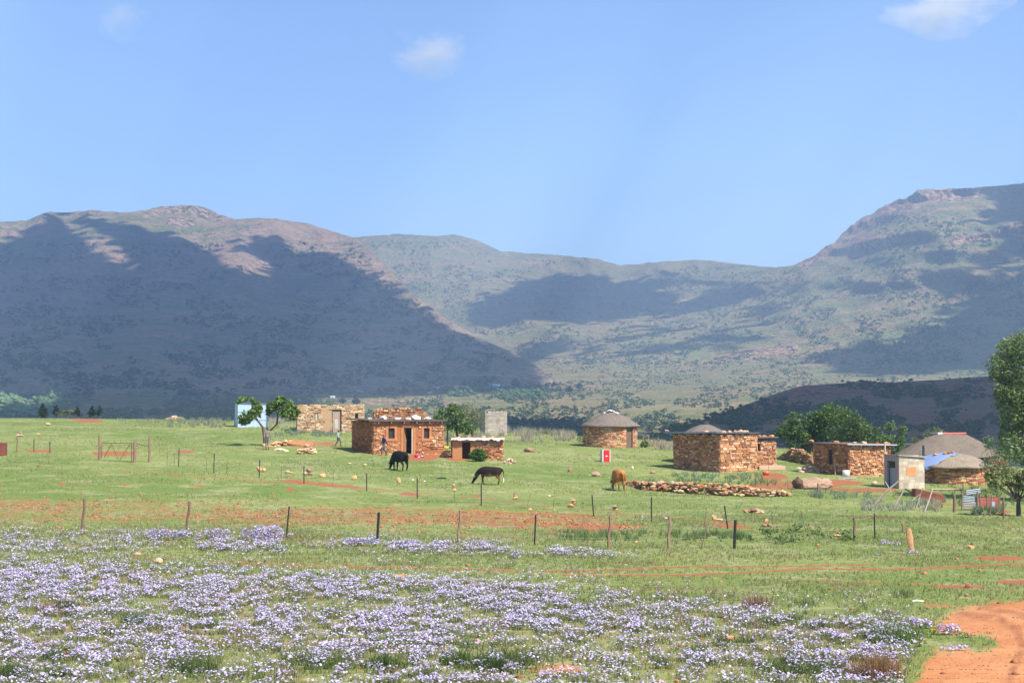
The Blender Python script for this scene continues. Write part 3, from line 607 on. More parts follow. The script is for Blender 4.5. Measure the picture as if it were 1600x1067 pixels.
# ---- grey-block ruin
p0 = pt(758, 684, 158); p0.z = G(p0.x, p0.y)-.02; rz = R(12); k = 1/pxm(158)
h = empty('block_ruin', p0, rz, 'roofless ruin of bare grey concrete blocks beside the bushy tree', 'ruin')
GR = [(.38, .32, .26), (.41, .35, .28), (.33, .28, .23), (.39, .32, .25)]; mb = MB(); H = 2.45; W = 35*k; D = 2.6
tf = lambda s: H-(.18 if s < .45 else 0)-(.12 if s > W-.4 else 0)
wallbox(mb, (0, 0, 0), (1, 0, 0), W, (0, -1, 0), H-.25, .2, (), (.36, .32, .28)); wallbox(mb, (0, D, 0), (0, -1, 0), D-.202, (-1, 0, 0), H-.3, .2, (), (.36, .32, .28)); wallbox(mb, (W, D, 0), (0, -1, 0), D-.202, (1, 0, 0), H-.3, .2, (), (.36, .32, .28))
stones(mb, (0, 0, 0), (1, 0, 0), W, (0, -1, 0), tf, (), GR, rh=(.2, .2), rl=(.4, .4), pro=(.01, .02), seed=31, jit=.004, skip=0); stones(mb, (0, D, 0), (0, -1, 0), D, (-1, 0, 0), H-.1, (), GR, rh=(.2, .2), rl=(.4, .4), pro=(.01, .02), seed=32, jit=.004, skip=0)
mb.build('wall', M_block, h)
# ---- blue-white metal shed
p0 = pt(371, 664.5, 160); p0.z = G(p0.x, p0.y)-.03; rz = R(16); k = 1/pxm(160); W = 46*k; D = 2.5; H = 2.45
h = empty('metal_shed', p0, rz, 'pale blue corrugated metal shed behind the fig tree', 'shed')
def corr(mb, O, ex, L, n, z0, z1, c, step=.13, amp=.02):
    O = Vector(O); ex = Vector(ex); n = Vector(n); m = int(L/step*2); vs = []; fs = []
    for i in range(m+1):
        s = L*i/m; o = O+ex*s+n*(amp*(1 if i % 2 else -1)); vs += [o+Vector((0, 0, z0)), o+Vector((0, 0, z1))]
    for i in range(m): fs.append((2*i, 2*i+2, 2*i+3, 2*i+1))
    mb.add(vs, fs, c)
b = MB(); b.box(.03, W-.03, .03, D-.03, -.2, H-.05, (.45, .52, .60)); corr(b, (0, 0, 0), (1, 0, 0), W, (0, -1, 0), -.2, H, (.44, .54, .68)); corr(b, (0, D, 0), (0, -1, 0), D, (-1, 0, 0), -.2, H, (.42, .55, .60)); corr(b, (W, 0, 0), (0, 1, 0), D, (1, 0, 0), -.2, H, (.44, .54, .68)); b.build('wall', M_metal, h)
b = MB(); slab(b, -.08, W+.08, -.1, D+.1, H, .05, (.16, .17, .2), (0, -.05, -.05, 0)); b.build('roof', M_metal, h)
for z in (.75, 1.6):
    b = MB(); b.box(-.045, W, -.05, -.025, z, z+.05, (.38, .47, .6)); b.build('rail', M_metal, h)
for x, y in ((-.03, -.03), (W-.03, -.03), (-.03, D-.03)):
    b = MB(); b.box(x-.03, x+.06, y-.03, y+.06, -.2, H-.01, (.13, .15, .2)); b.build('corner_post', M_metal, h)
# ---- low shed with stones on the roof
p0 = gpt(707, 716.5); rz = R(4); k = 1/pxm(p0.y); W = 79*k; D = 2.2; H = 1.5
h = empty('low_shed', p0, rz, 'low mud and stone shed with stones and white plastic on its roof', 'shed')
ops = [(15*k, 28*k, -.1, 1.27)]; mb = MB(); wallbox(mb, (0, 0, 0), (1, 0, 0), W, (0, -1, 0), H-.02, .3, ops, (.44, .19, .08)); wallbox(mb, (0, D, 0), (0, -1, 0), D-.302, (-1, 0, 0), H, .3); wallbox(mb, (W, D, 0), (0, -1, 0), D-.302, (1, 0, 0), H, .3); wallbox(mb, (.302, D, 0), (1, 0, 0), W-.604, (0, 1, 0), H, .3)
stones(mb, (36*k, 0, 0), (1, 0, 0), W-36*k, (0, -1, 0), H-.1, (), RED+OR, seed=41, plaster=[(0, 2, -.5, .5, .4)], skip=.1); stones(mb, (0, D, 0), (0, -1, 0), D, (-1, 0, 0), H-.1, (), RED, seed=42, skip=.1); stones(mb, (W, 0, 0), (0, 1, 0), D, (1, 0, 0), H-.1, (), OR, seed=43, skip=.1)
mb.build('wall', M_stone, h)
b = MB(); slab(b, -.15, W+.12, -.25, D+.1, H, .06, (.2, .15, .12), (.03, -.04, 0, .06)); b.build('roof', M_rust, h)
b = MB(); vs = []; nn = 30
for i in range(nn+1):
    x = -.1+(W+.2)*i/nn; sg = .05*math.sin(i*.9)+.04*math.sin(i*2.3); vs += [(x, -.15, H+.09), (x, -.31, H+.04+sg*.4), (x, -.33+.02*math.sin(i), H-.07+sg*.9*(1.6 if i > 20 else .6))]
b.add(vs, [(3*i+j, 3*i+3+j, 3*i+4+j, 3*i+1+j) for i in range(nn) for j in (0, 1)], (.60, .60, .62)); pl_ = b.build('plastic_sheet', M_plastic, h); sd = pl_.modifiers.new('t', 'SOLIDIFY'); sd.thickness = .01
for i in range(16):
    b = MB(); b.rock((0, 0, .07), (rnd.uniform(.12, .24), rnd.uniform(.1, .2), rnd.uniform(.06, .12)), rnd.choice(OR), seed=i+300); b.build('roof_stone', M_rock, h, (.1+i*W/16+rnd.uniform(-.1, .1), rnd.uniform(.0, .9), H+.06))
# ---- round huts
def rondavel(u, v, r, H, rise, over, label, thc=(.20, .17, .145), door_a=None, pal=OR, seed=5, cap=None, name='round_hut', d=None, wob=.012, convex=.12, lit_n=64):
    c = gpt(u, v) if d is None else pt(u, v, d)
    base = Vector((c.x, c.y+r*.92, 0)); base.z = G(base.x, base.y) if d is None else G(c.x, c.y)
    if d is None: base.z = c.z
    h = empty(name, base, 0, label, 'hut'); mb = MB(); q = random.Random(seed)
    def solid(r_, a0, a1, z0, z1, cc):
        n = max(2, int((a1-a0)/.12)); vs = []
        for i in range(n+1):
            a = a0+(a1-a0)*i/n
            for rr in (r_, r_-.3):
                for z in (z0, z1): vs.append((rr*math.cos(a), rr*math.sin(a), z))
        fs = []
        for i in range(n):
            j = 4*i; fs += [(j, j+4, j+5, j+1), (j+2, j+3, j+7, j+6), (j+1, j+5, j+7, j+3)]
        fs += [(0, 1, 3, 2), (4*n, 4*n+2, 4*n+3, 4*n+1)]; mb.add(vs, fs, cc)
    if door_a is not None:
        w2 = .42/r; a_ = door_a; solid(r, a_+w2, a_+2*math.pi-w2, -.5, H, (.33, .17, .09)); solid(r, a_-w2, a_+w2, 1.92, H, (.33, .17, .09))
    else: w2 = 0; a_ = 0; solid(r, 0, 2*math.pi, -.5, H, (.33, .17, .09))
    z = -.4
    while z < H-.03:
        hh = q.uniform(.08, .16); a = q.uniform(0, .1)
        while a < 2*math.pi:
            l = q.uniform(.16, .42); da = l/r; m = a+da/2
            dd = (m-a_+math.pi) % (2*math.pi)-math.pi
            if not (w2 and abs(dd) < w2+da*.45 and z < 1.92):
                p = q.uniform(0, .05); cc = tuple(x*q.uniform(.8, 1.15) for x in q.choice(pal)); vs = []
                for dz in (.008, min(hh, H-z)-.008):
                    for an, rr in ((a+.008/r, r-.05), (a+da-.008/r, r-.05), (a+.02/r, r+p), (a+da-.02/r, r+p)): vs.append((rr*math.cos(an), rr*math.sin(an), z+dz+q.uniform(-.01, .01)))
                mb.add(vs, [(0, 2, 3, 1), (4, 5, 7, 6), (2, 6, 7, 3), (0, 4, 6, 2), (1, 3, 7, 5)], cc)
            a += da
        z += hh
    mb.build('wall', M_stone, h)
    if door_a is not None:
        T = Matrix.Rotation(door_a-math.pi/2, 4, 'Z') @ Matrix.Translation((0, r-.16, 0)); b = MB(); b.box(-.36, .36, -.03, .03, -.1, 1.9, (.17, .115, .08), T)
        for i in range(5): b.box(-.34+i*.14, -.335+i*.14, .03, .038, -.1, 1.9, (.06, .04, .03), T)
        dd = b.build('door', M_wood, h); b = MB(); b.box(.22, .27, .03, .08, .9, 1.0, (.3, .3, .3), T); b.build('handle', M_metal, dd)
        b = MB(); b.box(-.42, -.362, -.04, .1, -.1, 1.97, (.10, .06, .04), T); b.box(.362, .42, -.04, .1, -.1, 1.97, (.10, .06, .04), T); b.box(-.362, .362, -.04, .1, 1.905, 1.97, (.10, .06, .04), T); b.build('door_frame', M_wood, h)
    b = MB(); ro = r+over; prof = []
    for i in range(13):
        t = i/12; prof.append((ro*(1-t)+.02, H-.08+rise*(t+convex*math.sin(math.pi*t))))
    prof = [(ro-.35, H-.04), (ro-.03, H-.19), (ro+.01, H-.13)]+prof; b.lathe(prof, 72, thc, wob)
    rf = b.build('thatch_roof', M_thatch, h, smooth=True)
    if cap:
        b = MB(); zt = H-.08+rise; q = random.Random(seed+9)
        if cap == 'white':
            for i in range(26):
                a = q.uniform(0, 6.28); rr = q.uniform(.0, .62); x = rr*math.cos(a)*1.25+.1; y = rr*math.sin(a)
                b.rock((x, y, zt-abs(x)*.42+.03), (q.uniform(.14, .26), .18, q.uniform(.04, .08)), q.choice([(.8, .8, .8), (.7, .7, .72), (.3, .3, .3)]), seed=i)
        else: b.lathe([(.0, zt+.1), (.3, zt+.09), (.33, zt-.1), (.25, zt-.15)], 20, (.03, .03, .035))
        b.build('ridge_cap', M_rock if cap == 'white' else M_metal, rf)
    return h
ca = gpt(956, 699.5); k = 1/pxm(ca.y+2.2)
hut = rondavel(956, 699.5, 2.42, 2.02, 1.36, .28, 'round stone hut with a grey thatched cone and white pieces on top, standing alone', door_a=-math.pi/2+R(43), pal=OR+[(.60, .40, .24)], seed=51, cap='white', convex=.10)
b = MB(); b.tube([(0, 0, -.1), (0, 0, .9)], .035, 5, (.35, .25, .16)); b.tube([(-.02, 0, .8), (.5, .1, .95)], .03, 5, (.35, .25, .16)); b.tube([(.5, 0, -.1), (.5, .1, .98)], .035, 5, (.35, .25, .16)); b.tube([(-.02, 0, .35), (.5, .1, .4)], .025, 5, (.35, .25, .16))
p_ = gpt(1005, 697); tag(b.build('pole_rack', M_wood, None, p_), 'small grey rack of poles leaning beside the round stone hut', 'rack')
# ---- large stone house with shaded end wall
p0 = gpt(1125, 738.5); k = 1/pxm(p0.y); rz = R(34); H = 61*k; D = 5.3; W = 62*k/math.cos(rz)+.15
h = empty('stone_house', p0, rz, 'tall stone house with shaded left wall and rafter ends, above the rubble wall', 'house')
mb = MB(); wallbox(mb, (0, 0, 0), (1, 0, 0), W, (0, -1, 0), H-.12, .4, (), (.36, .18, .09), bot=-.8); wallbox(mb, (0, D, 0), (0, -1, 0), D-.402, (-1, 0, 0), H-.12, .4, (), (.30, .15, .08)); wallbox(mb, (W, D, 0), (0, -1, 0), D-.402, (1, 0, 0), H-.12, .4); wallbox(mb, (.402, D, 0), (1, 0, 0), W-.804, (0, 1, 0), H-.12, .4)
stones(mb, (0, 0, 0), (1, 0, 0), W, (0, -1, 0), H-.1, (), OR+[(.58, .38, .24), (.52, .30, .18)], seed=61, bot=-.7, rh=(.11, .2), rl=(.2, .6), pro=(.0, .09)); stones(mb, (0, D, 0), (0, -1, 0), D, (-1, 0, 0), H-.1, (), OR+RED, seed=62, pro=(0, .04)); stones(mb, (W, 0, 0), (0, 1, 0), D, (1, 0, 0), H-.1, (), OR, seed=63)
mb.build('wall', M_stone, h)
b = MB(); slab(b, -.42, W+.1, -.2, D+.5, H-.02, .06, (.12, .115, .12), (.06, .0, -.02, -.06)); slab(b, -.445, -.425, -.2, D+.5, H-.02, .1, (.28, .30, .34), (.06, .06, -.06, -.06)); b.build('roof', M_rust, h)
for i in range(6):
    b = MB(); b.tube([(-.36, .45+i*.95, H-.10-.012*i), (.6, .45+i*.95, H-.10-.012*i)], .07, 7, (.50, .36, .22)); b.build('rafter', M_wood, h)
for i, (x, y) in enumerate([(.3, -.08), (1.0, .1), (1.45, -.05), (1.9, .15), (2.4, 0), (2.8, .15), (3.1, .4), (-.25, 1.2), (-.3, D+.35), (.9, .5), (W-.1, 1), (W-.15, 1.6)]):
    b = MB(); b.rock((0, 0, .07), (rnd.uniform(.14, .26), .15, rnd.uniform(.06, .12)), rnd.choice([(.60, .40, .26), (.5, .3, .18), (.55, .36, .24)]), seed=i+500); b.build('roof_stone', M_rock, h, (x, y, H+.05))
for x in (1.45, 1.62):
    b = MB(); b.box(x, x+.05, -.13, -.05, H-.45, H-.05, (.3, .17, .09)); b.build('bracket', M_wood, h)
b = MB()
for i in range(40): b.rock((rnd.uniform(.8, W+1.2), rnd.uniform(-1.0, -.1), rnd.uniform(-.55, -.3)), (rnd.uniform(.12, .3), .2, rnd.uniform(.08, .16)), rnd.choice([(.5, .3, .18), (.46, .24, .13), (.58, .4, .26)]), seed=i+40)
fo = b.build('footing', M_rock, h); fo['kind'] = 'stuff'
# annex at its right end
p1 = gpt(1187, 733); p1 = Vector((p1.x, p1.y+1.0, G(p1.x, p1.y+1)-.1)); rz1 = R(14); k1 = 1/pxm(p1.y); Wa = 31*k1; Ha = (pt(1190, 683, p1.y).z-p1.z)
h = empty('stone_annex', p1, rz1, 'narrow stone annex with a tiny window at the right end of the tall stone house', 'building')
wo = (.02, .24, Ha-1.05, Ha-.5); mb = MB(); wallbox(mb, (-.6, 0, 0), (1, 0, 0), Wa+.6, (0, -1, 0), Ha-.3, .35, ((.62, .84, Ha-1.05, Ha-.5),), (.44, .24, .13)); wallbox(mb, (Wa, 3, 0), (0, -1, 0), 2.64, (1, 0, 0), Ha-.3, .35)
stones(mb, (-.6, 0, 0), (1, 0, 0), Wa+.6, (0, -1, 0), Ha-.3, ((.62, .84, Ha-1.05, Ha-.5),), OR+[(.58, .38, .24)], seed=71); stones(mb, (Wa, 0, 0), (0, 1, 0), 3, (1, 0, 0), Ha-.3, (), OR, seed=72)
mb.build('wall', M_stone, h); pane(h, .02, .24, Ha-1.05, Ha-.5, .2, bars=False)
b = MB(); slab(b, -.6, Wa+.12, -.25, 3.2, Ha-.04, .06, (.2, .13, .09)); b.build('roof', M_rust, h)
for x in (-.1, .5, 1.1):
    b = MB(); b.box(x, x+.07, .02, .12, Ha-.295, Ha-.045, (.3, .17, .09)); b.build('roof_post', M_wood, h)
roof_rocks(h, [(.2, .1, Ha+.02, .2, .1), (.65, .2, Ha+.02, .24, .09), (1.1, .0, Ha+.02, .2, .1), (1.4, .4, Ha+.02, .16, .1)])
b = MB(); b.box(-.35, 1.75, -1.15, -.15, -.4, .22, (.56, .36, .26)); tag(b.build('doorstep', M_block, None, (p1.x, p1.y-.1, G(p1.x+.5, p1.y-.7)+.02), rz1), 'flat pinkish stone plinth at the foot of the narrow annex', 'plinth')
pb = gpt(1197, 742); b = MB(); b.lathe([(.0, .02), (.2, .02), (.27, .26), (.29, .26), (.22, 0), (0, 0)], 24, (.62, .10, .05)); tag(b.build('basin', M_plastic, None, pb, smooth=True), 'orange red plastic basin on the ground beside the pinkish plinth', 'basin')
pb = gpt(1201, 737); b = MB(); b.tube([(0, 0, -.1), (.02, 0, 1.5)], .02, 6, (.3, .2, .13)); tag(b.build('pole', M_wood, None, pb), 'thin upright pole in front of the narrow annex', 'pole')
rondavel(1106, 712, 2.0, 1.9, 1.35, .45, 'round hut whose thatched cone with a black cap shows above the tall stone house', cap='black', seed=81, convex=.14, d=124)
# ---- second stone house, right
p0 = gpt(1327, 743.5); k = 1/pxm(p0.y); rz = R(25); H = 49*k; D = 4.3; W = 3.7
h = empty('stone_house', p0, rz, 'small stone house with narrow dark door slit, left of the block outhouse', 'house')
mb = MB(); dl = [(D-2.55, D-1.95, .75, 1.85)]; wallbox(mb, (0, 0, 0), (1, 0, 0), W, (0, -1, 0), H, .35, (), (.40, .19, .09)); wallbox(mb, (0, D, 0), (0, -1, 0), D-.352, (-1, 0, 0), H, .35, dl, (.40, .19, .09)); wallbox(mb, (W, D, 0), (0, -1, 0), D-.352, (1, 0, 0), H, .35); wallbox(mb, (.352, D, 0), (1, 0, 0), W-.704, (0, 1, 0), H, .35)
stones(mb, (0, 0, 0), (1, 0, 0), W, (0, -1, 0), H, (), OR+[(.58, .33, .18)], seed=91, rh=(.08, .14), rl=(.15, .4)); stones(mb, (0, D, 0), (0, -1, 0), D, (-1, 0, 0), H, dl, OR+RED, seed=92)
mb.build('wall', M_stone, h)
b = MB(); b.box(.12, .17, 1.99, 2.51, .78, 1.8, (.035, .03, .03)); b.build('door', M_wood, h)
b = MB(); slab(b, -.35, W+.35, -.3, D+.5, H, .05, (.13, .12, .12), (0, -.1, -.1, 0)); slab(b, -.37, W+.35, -.325, -.305, H-.01, .07, (.45, .48, .55), (0, -.1, -.1, 0)); b.build('roof', M_metal, h)
for x in (.9, 1.6, 2.3):
    b = MB(); b.tube([(x, -.27, H-.1), (x, .4, H-.1)], .05, 7, (.5, .36, .22)); b.build('rafter', M_wood, h)
roof_rocks(h, [(-.1, 4.4, H+.05, .3, .12), (.9, .5, H+.03, .2, .1), (1.1, 3.0, H+.03, .3, .1), (2.0, .9, H-.02, .28, .13), (3.0, .6, H-.04, .2, .1), (3.5, .2, H-.05, .33, .14)])
# ---- block outhouse
p0 = gpt(1405, 763.5); k = 1/pxm(p0.y); rz = R(19); H = 52*k; D = 1.75; W = 46*k
h = empty('outhouse', p0, rz, 'small pale concrete block outhouse with a dark doorway and an orange patch', 'outhouse')
PB = [(.52, .43, .32), (.56, .47, .36), (.48, .39, .29), (.50, .40, .30)]; dl = [(.35, 1.3, -.1, 1.75)]; mb = MB()
wallbox(mb, (0, 0, 0), (1, 0, 0), W, (0, -1, 0), H-.08, .15, (), (.46, .38, .28)); wallbox(mb, (0, D, 0), (0, -1, 0), D-.152, (-1, 0, 0), H, .15, dl, (.32, .29, .26)); wallbox(mb, (W, D, 0), (0, -1, 0), D-.152, (1, 0, 0), H-.15, .15, (), (.46, .38, .28)); wallbox(mb, (.152, D, 0), (1, 0, 0), W-.304, (0, 1, 0), H-.08, .15, (), (.46, .38, .28))
stones(mb, (0, 0, 0), (1, 0, 0), W, (0, -1, 0), lambda s: H-.02-.1*s/W, (), PB, rh=(.19, .2), rl=(.39, .4), pro=(.004, .012), seed=101, jit=.003, skip=0, gap=.008)
mb.build('wall', M_block, h)
b = MB(); b.box(.55, 1.25, -.022, -.016, .82, 1.38, (.56, .26, .11), jit=.02); b.build('render_patch', M_mud, h)
b = MB(); b.box(.18, .22, .5, 1.35, 0, 1.3, (.26, .30, .33)); b.build('door', M_metal, h)
b = MB(); slab(b, -.12, W+.12, -.12, D+.12, H, .04, (.42, .43, .46), (0, -.16, -.16, 0)); b.build('roof', M_metal, h)
p_ = gpt(1394, 752); b = MB(); b.tube([(0, 0, 0), (-.08, 0, 2.6)], .05, 6, (.55, .45, .3)); tag(b.build('pole', M_wood, None, (p_.x+.05, p_.y+1.9, p_.z), 0), 'pale leaning pole between the small stone house and the block outhouse', 'pole')
p_ = gpt(1462, 766); b = MB(); b.tube([(-.3, 0, .06), (1.3, .1, .06)], .055, 7, (.44, .31, .22)); b.tube([(1.28, .1, .06), (1.7, .12, .06)], .08, 7, (.25, .18, .14)); tag(b.build('log', M_wood, None, p_), 'pale stripped log lying right of the block outhouse', 'log')
# ---- long thatched house
dL = 126; k = 1/pxm(dL); c = pt(1498, 714, dL); gzz = G(c.x, dL+2)
h = empty('thatched_house', (c.x, dL+2.6, gzz), 0, 'large house with long grey thatched roof and red ridge strip, behind the outhouse', 'house')
He = c.z-gzz; Wt = 176*k; hw = Wt/2; rl_ = 24*k; rz_ = He+35*k; b = MB(); n = 20; nr_ = 8; vs = []
for j in range(nr_+1):
    t = j/nr_; z = He+(rz_-He)*(t+.03*math.sin(math.pi*t)); aa = hw*(1-t)+rl_*t; bb = 3.0*(1-t)+.08*t
    for i in range(48):
        a = 2*math.pi*i/48; ex_ = 2.6; ca_, sa_ = math.cos(a), math.sin(a); vs.append((aa*math.copysign(abs(ca_)**(2/ex_), ca_), bb*math.copysign(abs(sa_)**(2/ex_), sa_), z+.02*math.sin(i*2.1+j)))
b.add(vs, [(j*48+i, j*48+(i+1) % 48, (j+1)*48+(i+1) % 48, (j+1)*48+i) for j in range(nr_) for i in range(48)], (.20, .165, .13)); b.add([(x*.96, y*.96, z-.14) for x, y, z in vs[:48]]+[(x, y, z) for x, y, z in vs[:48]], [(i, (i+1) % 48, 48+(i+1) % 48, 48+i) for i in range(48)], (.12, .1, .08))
rf = b.build('thatch_roof', M_thatch, h, smooth=True)
for nm, x0, x1, cc in (('black_ridge', -rl_-.35, -rl_+.25, (.03, .03, .04)), ('white_ridge', -rl_+.26, -rl_+.62, (.75, .78, .8)), ('red_ridge', -rl_+.63, rl_+.1, (.50, .08, .05))):
    b = MB(); b.tube([(x0, -.06, rz_+.0), (x1, -.06, rz_+.02)], .10, 8, cc); b.build(nm, M_metal, rf)
b = MB(); wl = [(hw-.5, 0), (-hw+.5, 0)]
for (x0, y0, ex_, L_, nn_) in ((-hw+.5, -2.5, (1, 0, 0), 2*hw-1, (0, -1, 0)), (-hw+.5, 2.5, (0, -1, 0), 4.6, (-1, 0, 0)), (hw-.5, 2.5, (0, -1, 0), 4.6, (1, 0, 0))): wallbox(b, (x0, y0, 0), ex_, L_, nn_, He-.04, .3, (), (.46, .26, .14), bot=-.6)
stones(b, (-hw+.5, -2.5, 0), (1, 0, 0), 2*hw-1, (0, -1, 0), He-.05, (), OR, seed=111); b.build('wall', M_stone, h)
# pale plastered house behind, only its wall and dark flat roof show
c = pt(1404, 697, 134); b = MB(); g_ = G(c.x, 134); h = empty('plastered_house', (c.x, 134, g_), R(-6), 'pale plastered house with a dark flat roof, mostly hidden behind the thatched house', 'house')
Hh = c.z-g_; b.box(0, 2.8, 0, 3, -.4, Hh, (.46, .41, .33)); b.build('wall', M_block, h); b = MB(); slab(b, -.2, 3.2, -.25, 3.2, Hh, .16, (.06, .06, .065)); b.build('roof', M_metal, h)
b = MB(); p_ = pt(1443, 714, 116); b.tube([(0, 0, -1.5), (0, 0, .85)], .09, 10, (.035, .045, .11)); tag(b.build('stove_pipe', M_metal, None, p_), 'dark blue upright pipe standing in front of the long thatched roof', 'pipe')
# ---- tarpaulin-covered hut
hut = rondavel(1500, 757, 2.35, 1.28, .88, .38, 'round hut with a blue tarpaulin over half of its worn thatch', thc=(.30, .25, .19), pal=RED+OR, seed=121, wob=.03, convex=.28, name='tarpaulin_hut')
tarp = MB(); vs = []; na, nt_ = 26, 12; ro = 2.73
for i in range(na+1):
    a = R(-232+118*i/na) if False else R(112+190*i/na)
    for j in range(nt_+1):
        t = j/nt_; lo = float(np.interp(112+190*i/na, [112, 150, 185, 205, 225, 245, 302], [.3, .0, -.08, -.10, -.06, .45, .78]))+.035*math.sin(i*1.7)+.03*math.sin(i*.6); tt = lo+(1.02-lo)*t; rr = ro*(1-tt)+.05; z = 1.20+.88*(tt+.28*math.sin(math.pi*max(tt, 0)))+.05+.02*math.sin(i*2.3+j*1.1)
        vs.append((rr*math.cos(a), rr*math.sin(a), z-(.22 if j == 0 and lo < .08 else 0)))
tarp.add(vs, [(i*(nt_+1)+j, (i+1)*(nt_+1)+j, (i+1)*(nt_+1)+j+1, i*(nt_+1)+j+1) for i in range(na) for j in range(nt_)], (.20, .26, .42)); to = tarp.build('tarpaulin', M_plastic, hut, smooth=True); sd = to.modifiers.new('t', 'SOLIDIFY'); sd.thickness = .02
for i, (a, t) in enumerate([(205, .5), (232, .62), (246, .68), (262, .78), (190, .6)]):
    rr = ro*(1-t); b = MB(); b.rock((0, 0, .08), (.2, .16, .09), rnd.choice(OR), seed=i+700); b.build('roof_stone', M_rock, hut, (rr*math.cos(R(a)), rr*math.sin(R(a)), 1.25+.88*(t+.28*math.sin(math.pi*t))))
# ---- scrap pen, red lean-to
p_ = gpt(1505, 797); h = empty('scrap_pen', p_, 0, 'low pen patched with striped corrugated sheets and scrap below the tarpaulin hut', 'pen'); k = 1/pxm(p_.y)
def sheet(mb, x, y, z, w, hh, c1, c2, rot=0, nst=9):
    M_ = Matrix.Translation((x, y, z)) @ Matrix.Rotation(rot, 4, 'Y')
    for i in range(nst): mb.box(0, w, -.02-.02*(i % 2), .0, hh*i/nst, hh*(i+1)/nst-.002, c1 if i % 2 else c2, M_)
b = MB(); sheet(b, 0, 0, .05, 24*k, 11*k, (.52, .46, .38), (.22, .18, .15)); b.build('lower_sheet', M_metal, h)
b = MB(); sheet(b, 0, .05, .42, 23*k, 11*k, (.50, .56, .55), (.12, .16, .17), R(4)); b.build('upper_sheet', M_metal, h)
for x, hh, tl in ((-3, 30, 1), (22, 30, 0), (27, 26, -1), (36, 22, 1), (44, 24, 0), (55, 20, 1)):
    b = MB(); b.tube([(x*k, -.05, -.2), (x*k+tl*.05, -.05, hh*k)], .04, 6, (.22, .16, .12)); b.build('post', M_wood, h)
b = MB(); sheet(b, 10*k, .5, .75, 22*k, 8*k, (.6, .62, .65), (.12, .13, .15), R(-8), 6); b.build('scrap_sheet', M_metal, h)
b = MB(); b.box(26*k, 64*k, .9, 1.0, -.2, 18*k, (.40, .11, .07)); b.build('red_panel', M_rust, h)
b = MB(); b.box(42*k, 47*k, -.3, -.1, .18, .45, (.35, .42, .5)); b.build('tin', M_metal, h)
# rusty sheet and dead branches fence
p_ = gpt(1452, 784); b = MB(); M_ = Matrix.Rotation(R(12), 4, 'Y'); b.box(-.9, .8, -.2, .4, .05, .5, (.20, .07, .04), M_, jit=.12); b.box(.7, 1.6, -.05, .1, .05, .12, (.06, .04, .03), M_, jit=.03); tag(b.build('rusty_sheet', M_rust, None, p_), 'dark rusty crumpled metal sheet lying below the block outhouse', 'metal sheet')
for i, (x0, y0, x1, y1, c, w, lab) in enumerate([(1362, 790, 1406, 750, (.30, .23, .18), .07, 'long grey branch leaning right towards the outhouse doorway'), (1396, 790, 1417, 754, (.36, .30, .24), .05, 'thin grey stick leaning right in front of the outhouse'),
        (1393, 768, 1383, 752, (.42, .4, .36), .035, 'short pale stick leaning left beside the outhouse doorway'), (1430, 796, 1442, 762, (.34, .27, .22), .04, 'brown stick leaning right beside the rusty sheet'), (1444, 799, 1458, 761, (.46, .39, .30), .04, 'palest leaning pole, in front of the rusty sheet'),
        (1418, 786, 1437, 772, (.36, .31, .25), .03, 'short thin stick left of the rusty sheet'), (1434, 776, 1413, 763, (.07, .045, .035), .07, 'black crooked branch lying against the rusty sheet')]):
    a = gpt(x0, y0); e = pt(x1, y1, a.y+.3)-a; b = MB(); mdl = e*.5+Vector((.05*math.sin(i*2), 0, .06*math.cos(i*3))); b.tube([(0, 0, -.1), mdl, e], [w, w*.85, w*.55], 6, c)
    tag(b.build('leaning_pole', M_wood, None, a), lab, 'pole', 'poles and branches leaning below the outhouse')
for (x, y0, y1, w, lab) in ((1491, 800, 773, .09, 'thick brown wooden post between the pale pole and the scrap pen'), (1568, 812, 776, .05, 'thin dark post left of the small spreading tree'), (1278, 774, 755, .06, 'short dark post beside the long pale boulder'), (1505, 780, 756, .04, 'weathered post behind the striped sheets')):
    a = gpt(x, y0); b = MB(); b.tube([(0, 0, -.15), (.02, 0, .5*(y0-y1)/pxm(a.y)), (0, 0, (y0-y1)/pxm(a.y))], [w, w*.9, w*.85], 7, (.22, .14, .09)); tag(b.build('wooden_post', M_wood, None, a), lab, 'post')
# ---- red box, drum
p_ = gpt(947.5, 721.5); k = 1/pxm(p_.y); h = empty('metal_box', p_, R(14), 'bright red metal box with a whitish side standing alone on the grass', 'box'); b = MB(); b.box(-.34, .34, 0, .55, -.05, 19*k, (.55, .52, .48)); b.build('casing', M_metal, h)
b = MB(); b.box(-.22, .26, -.03, -.003, .02, 18.6*k, (.80, .015, .012)); df_ = b.build('front_panel', M_metal, h)
b = MB(); b.box(-.08, .1, -.045, -.031, .42, .5, (.75, .6, .6)); b.build('latch', M_metal, df_); b = MB(); b.box(-.20, .24, -.04, -.031, .58, .61, (.45, .01, .01)); b.build('rib', M_metal, df_)
p_ = gpt(1, 711.5); k = 1/pxm(p_.y); b = MB(); prof = []
for i in range(13): prof += [(.44+(.015 if i % 2 else 0), i*20*k/12)]
b.lathe([(0, 0)]+prof+[(0, 20*k)], 24, (.16, .05, .035)); tag(b.build('rusty_drum', M_rust, None, p_), 'dark rusty ribbed drum at the left edge of the meadow', 'drum')
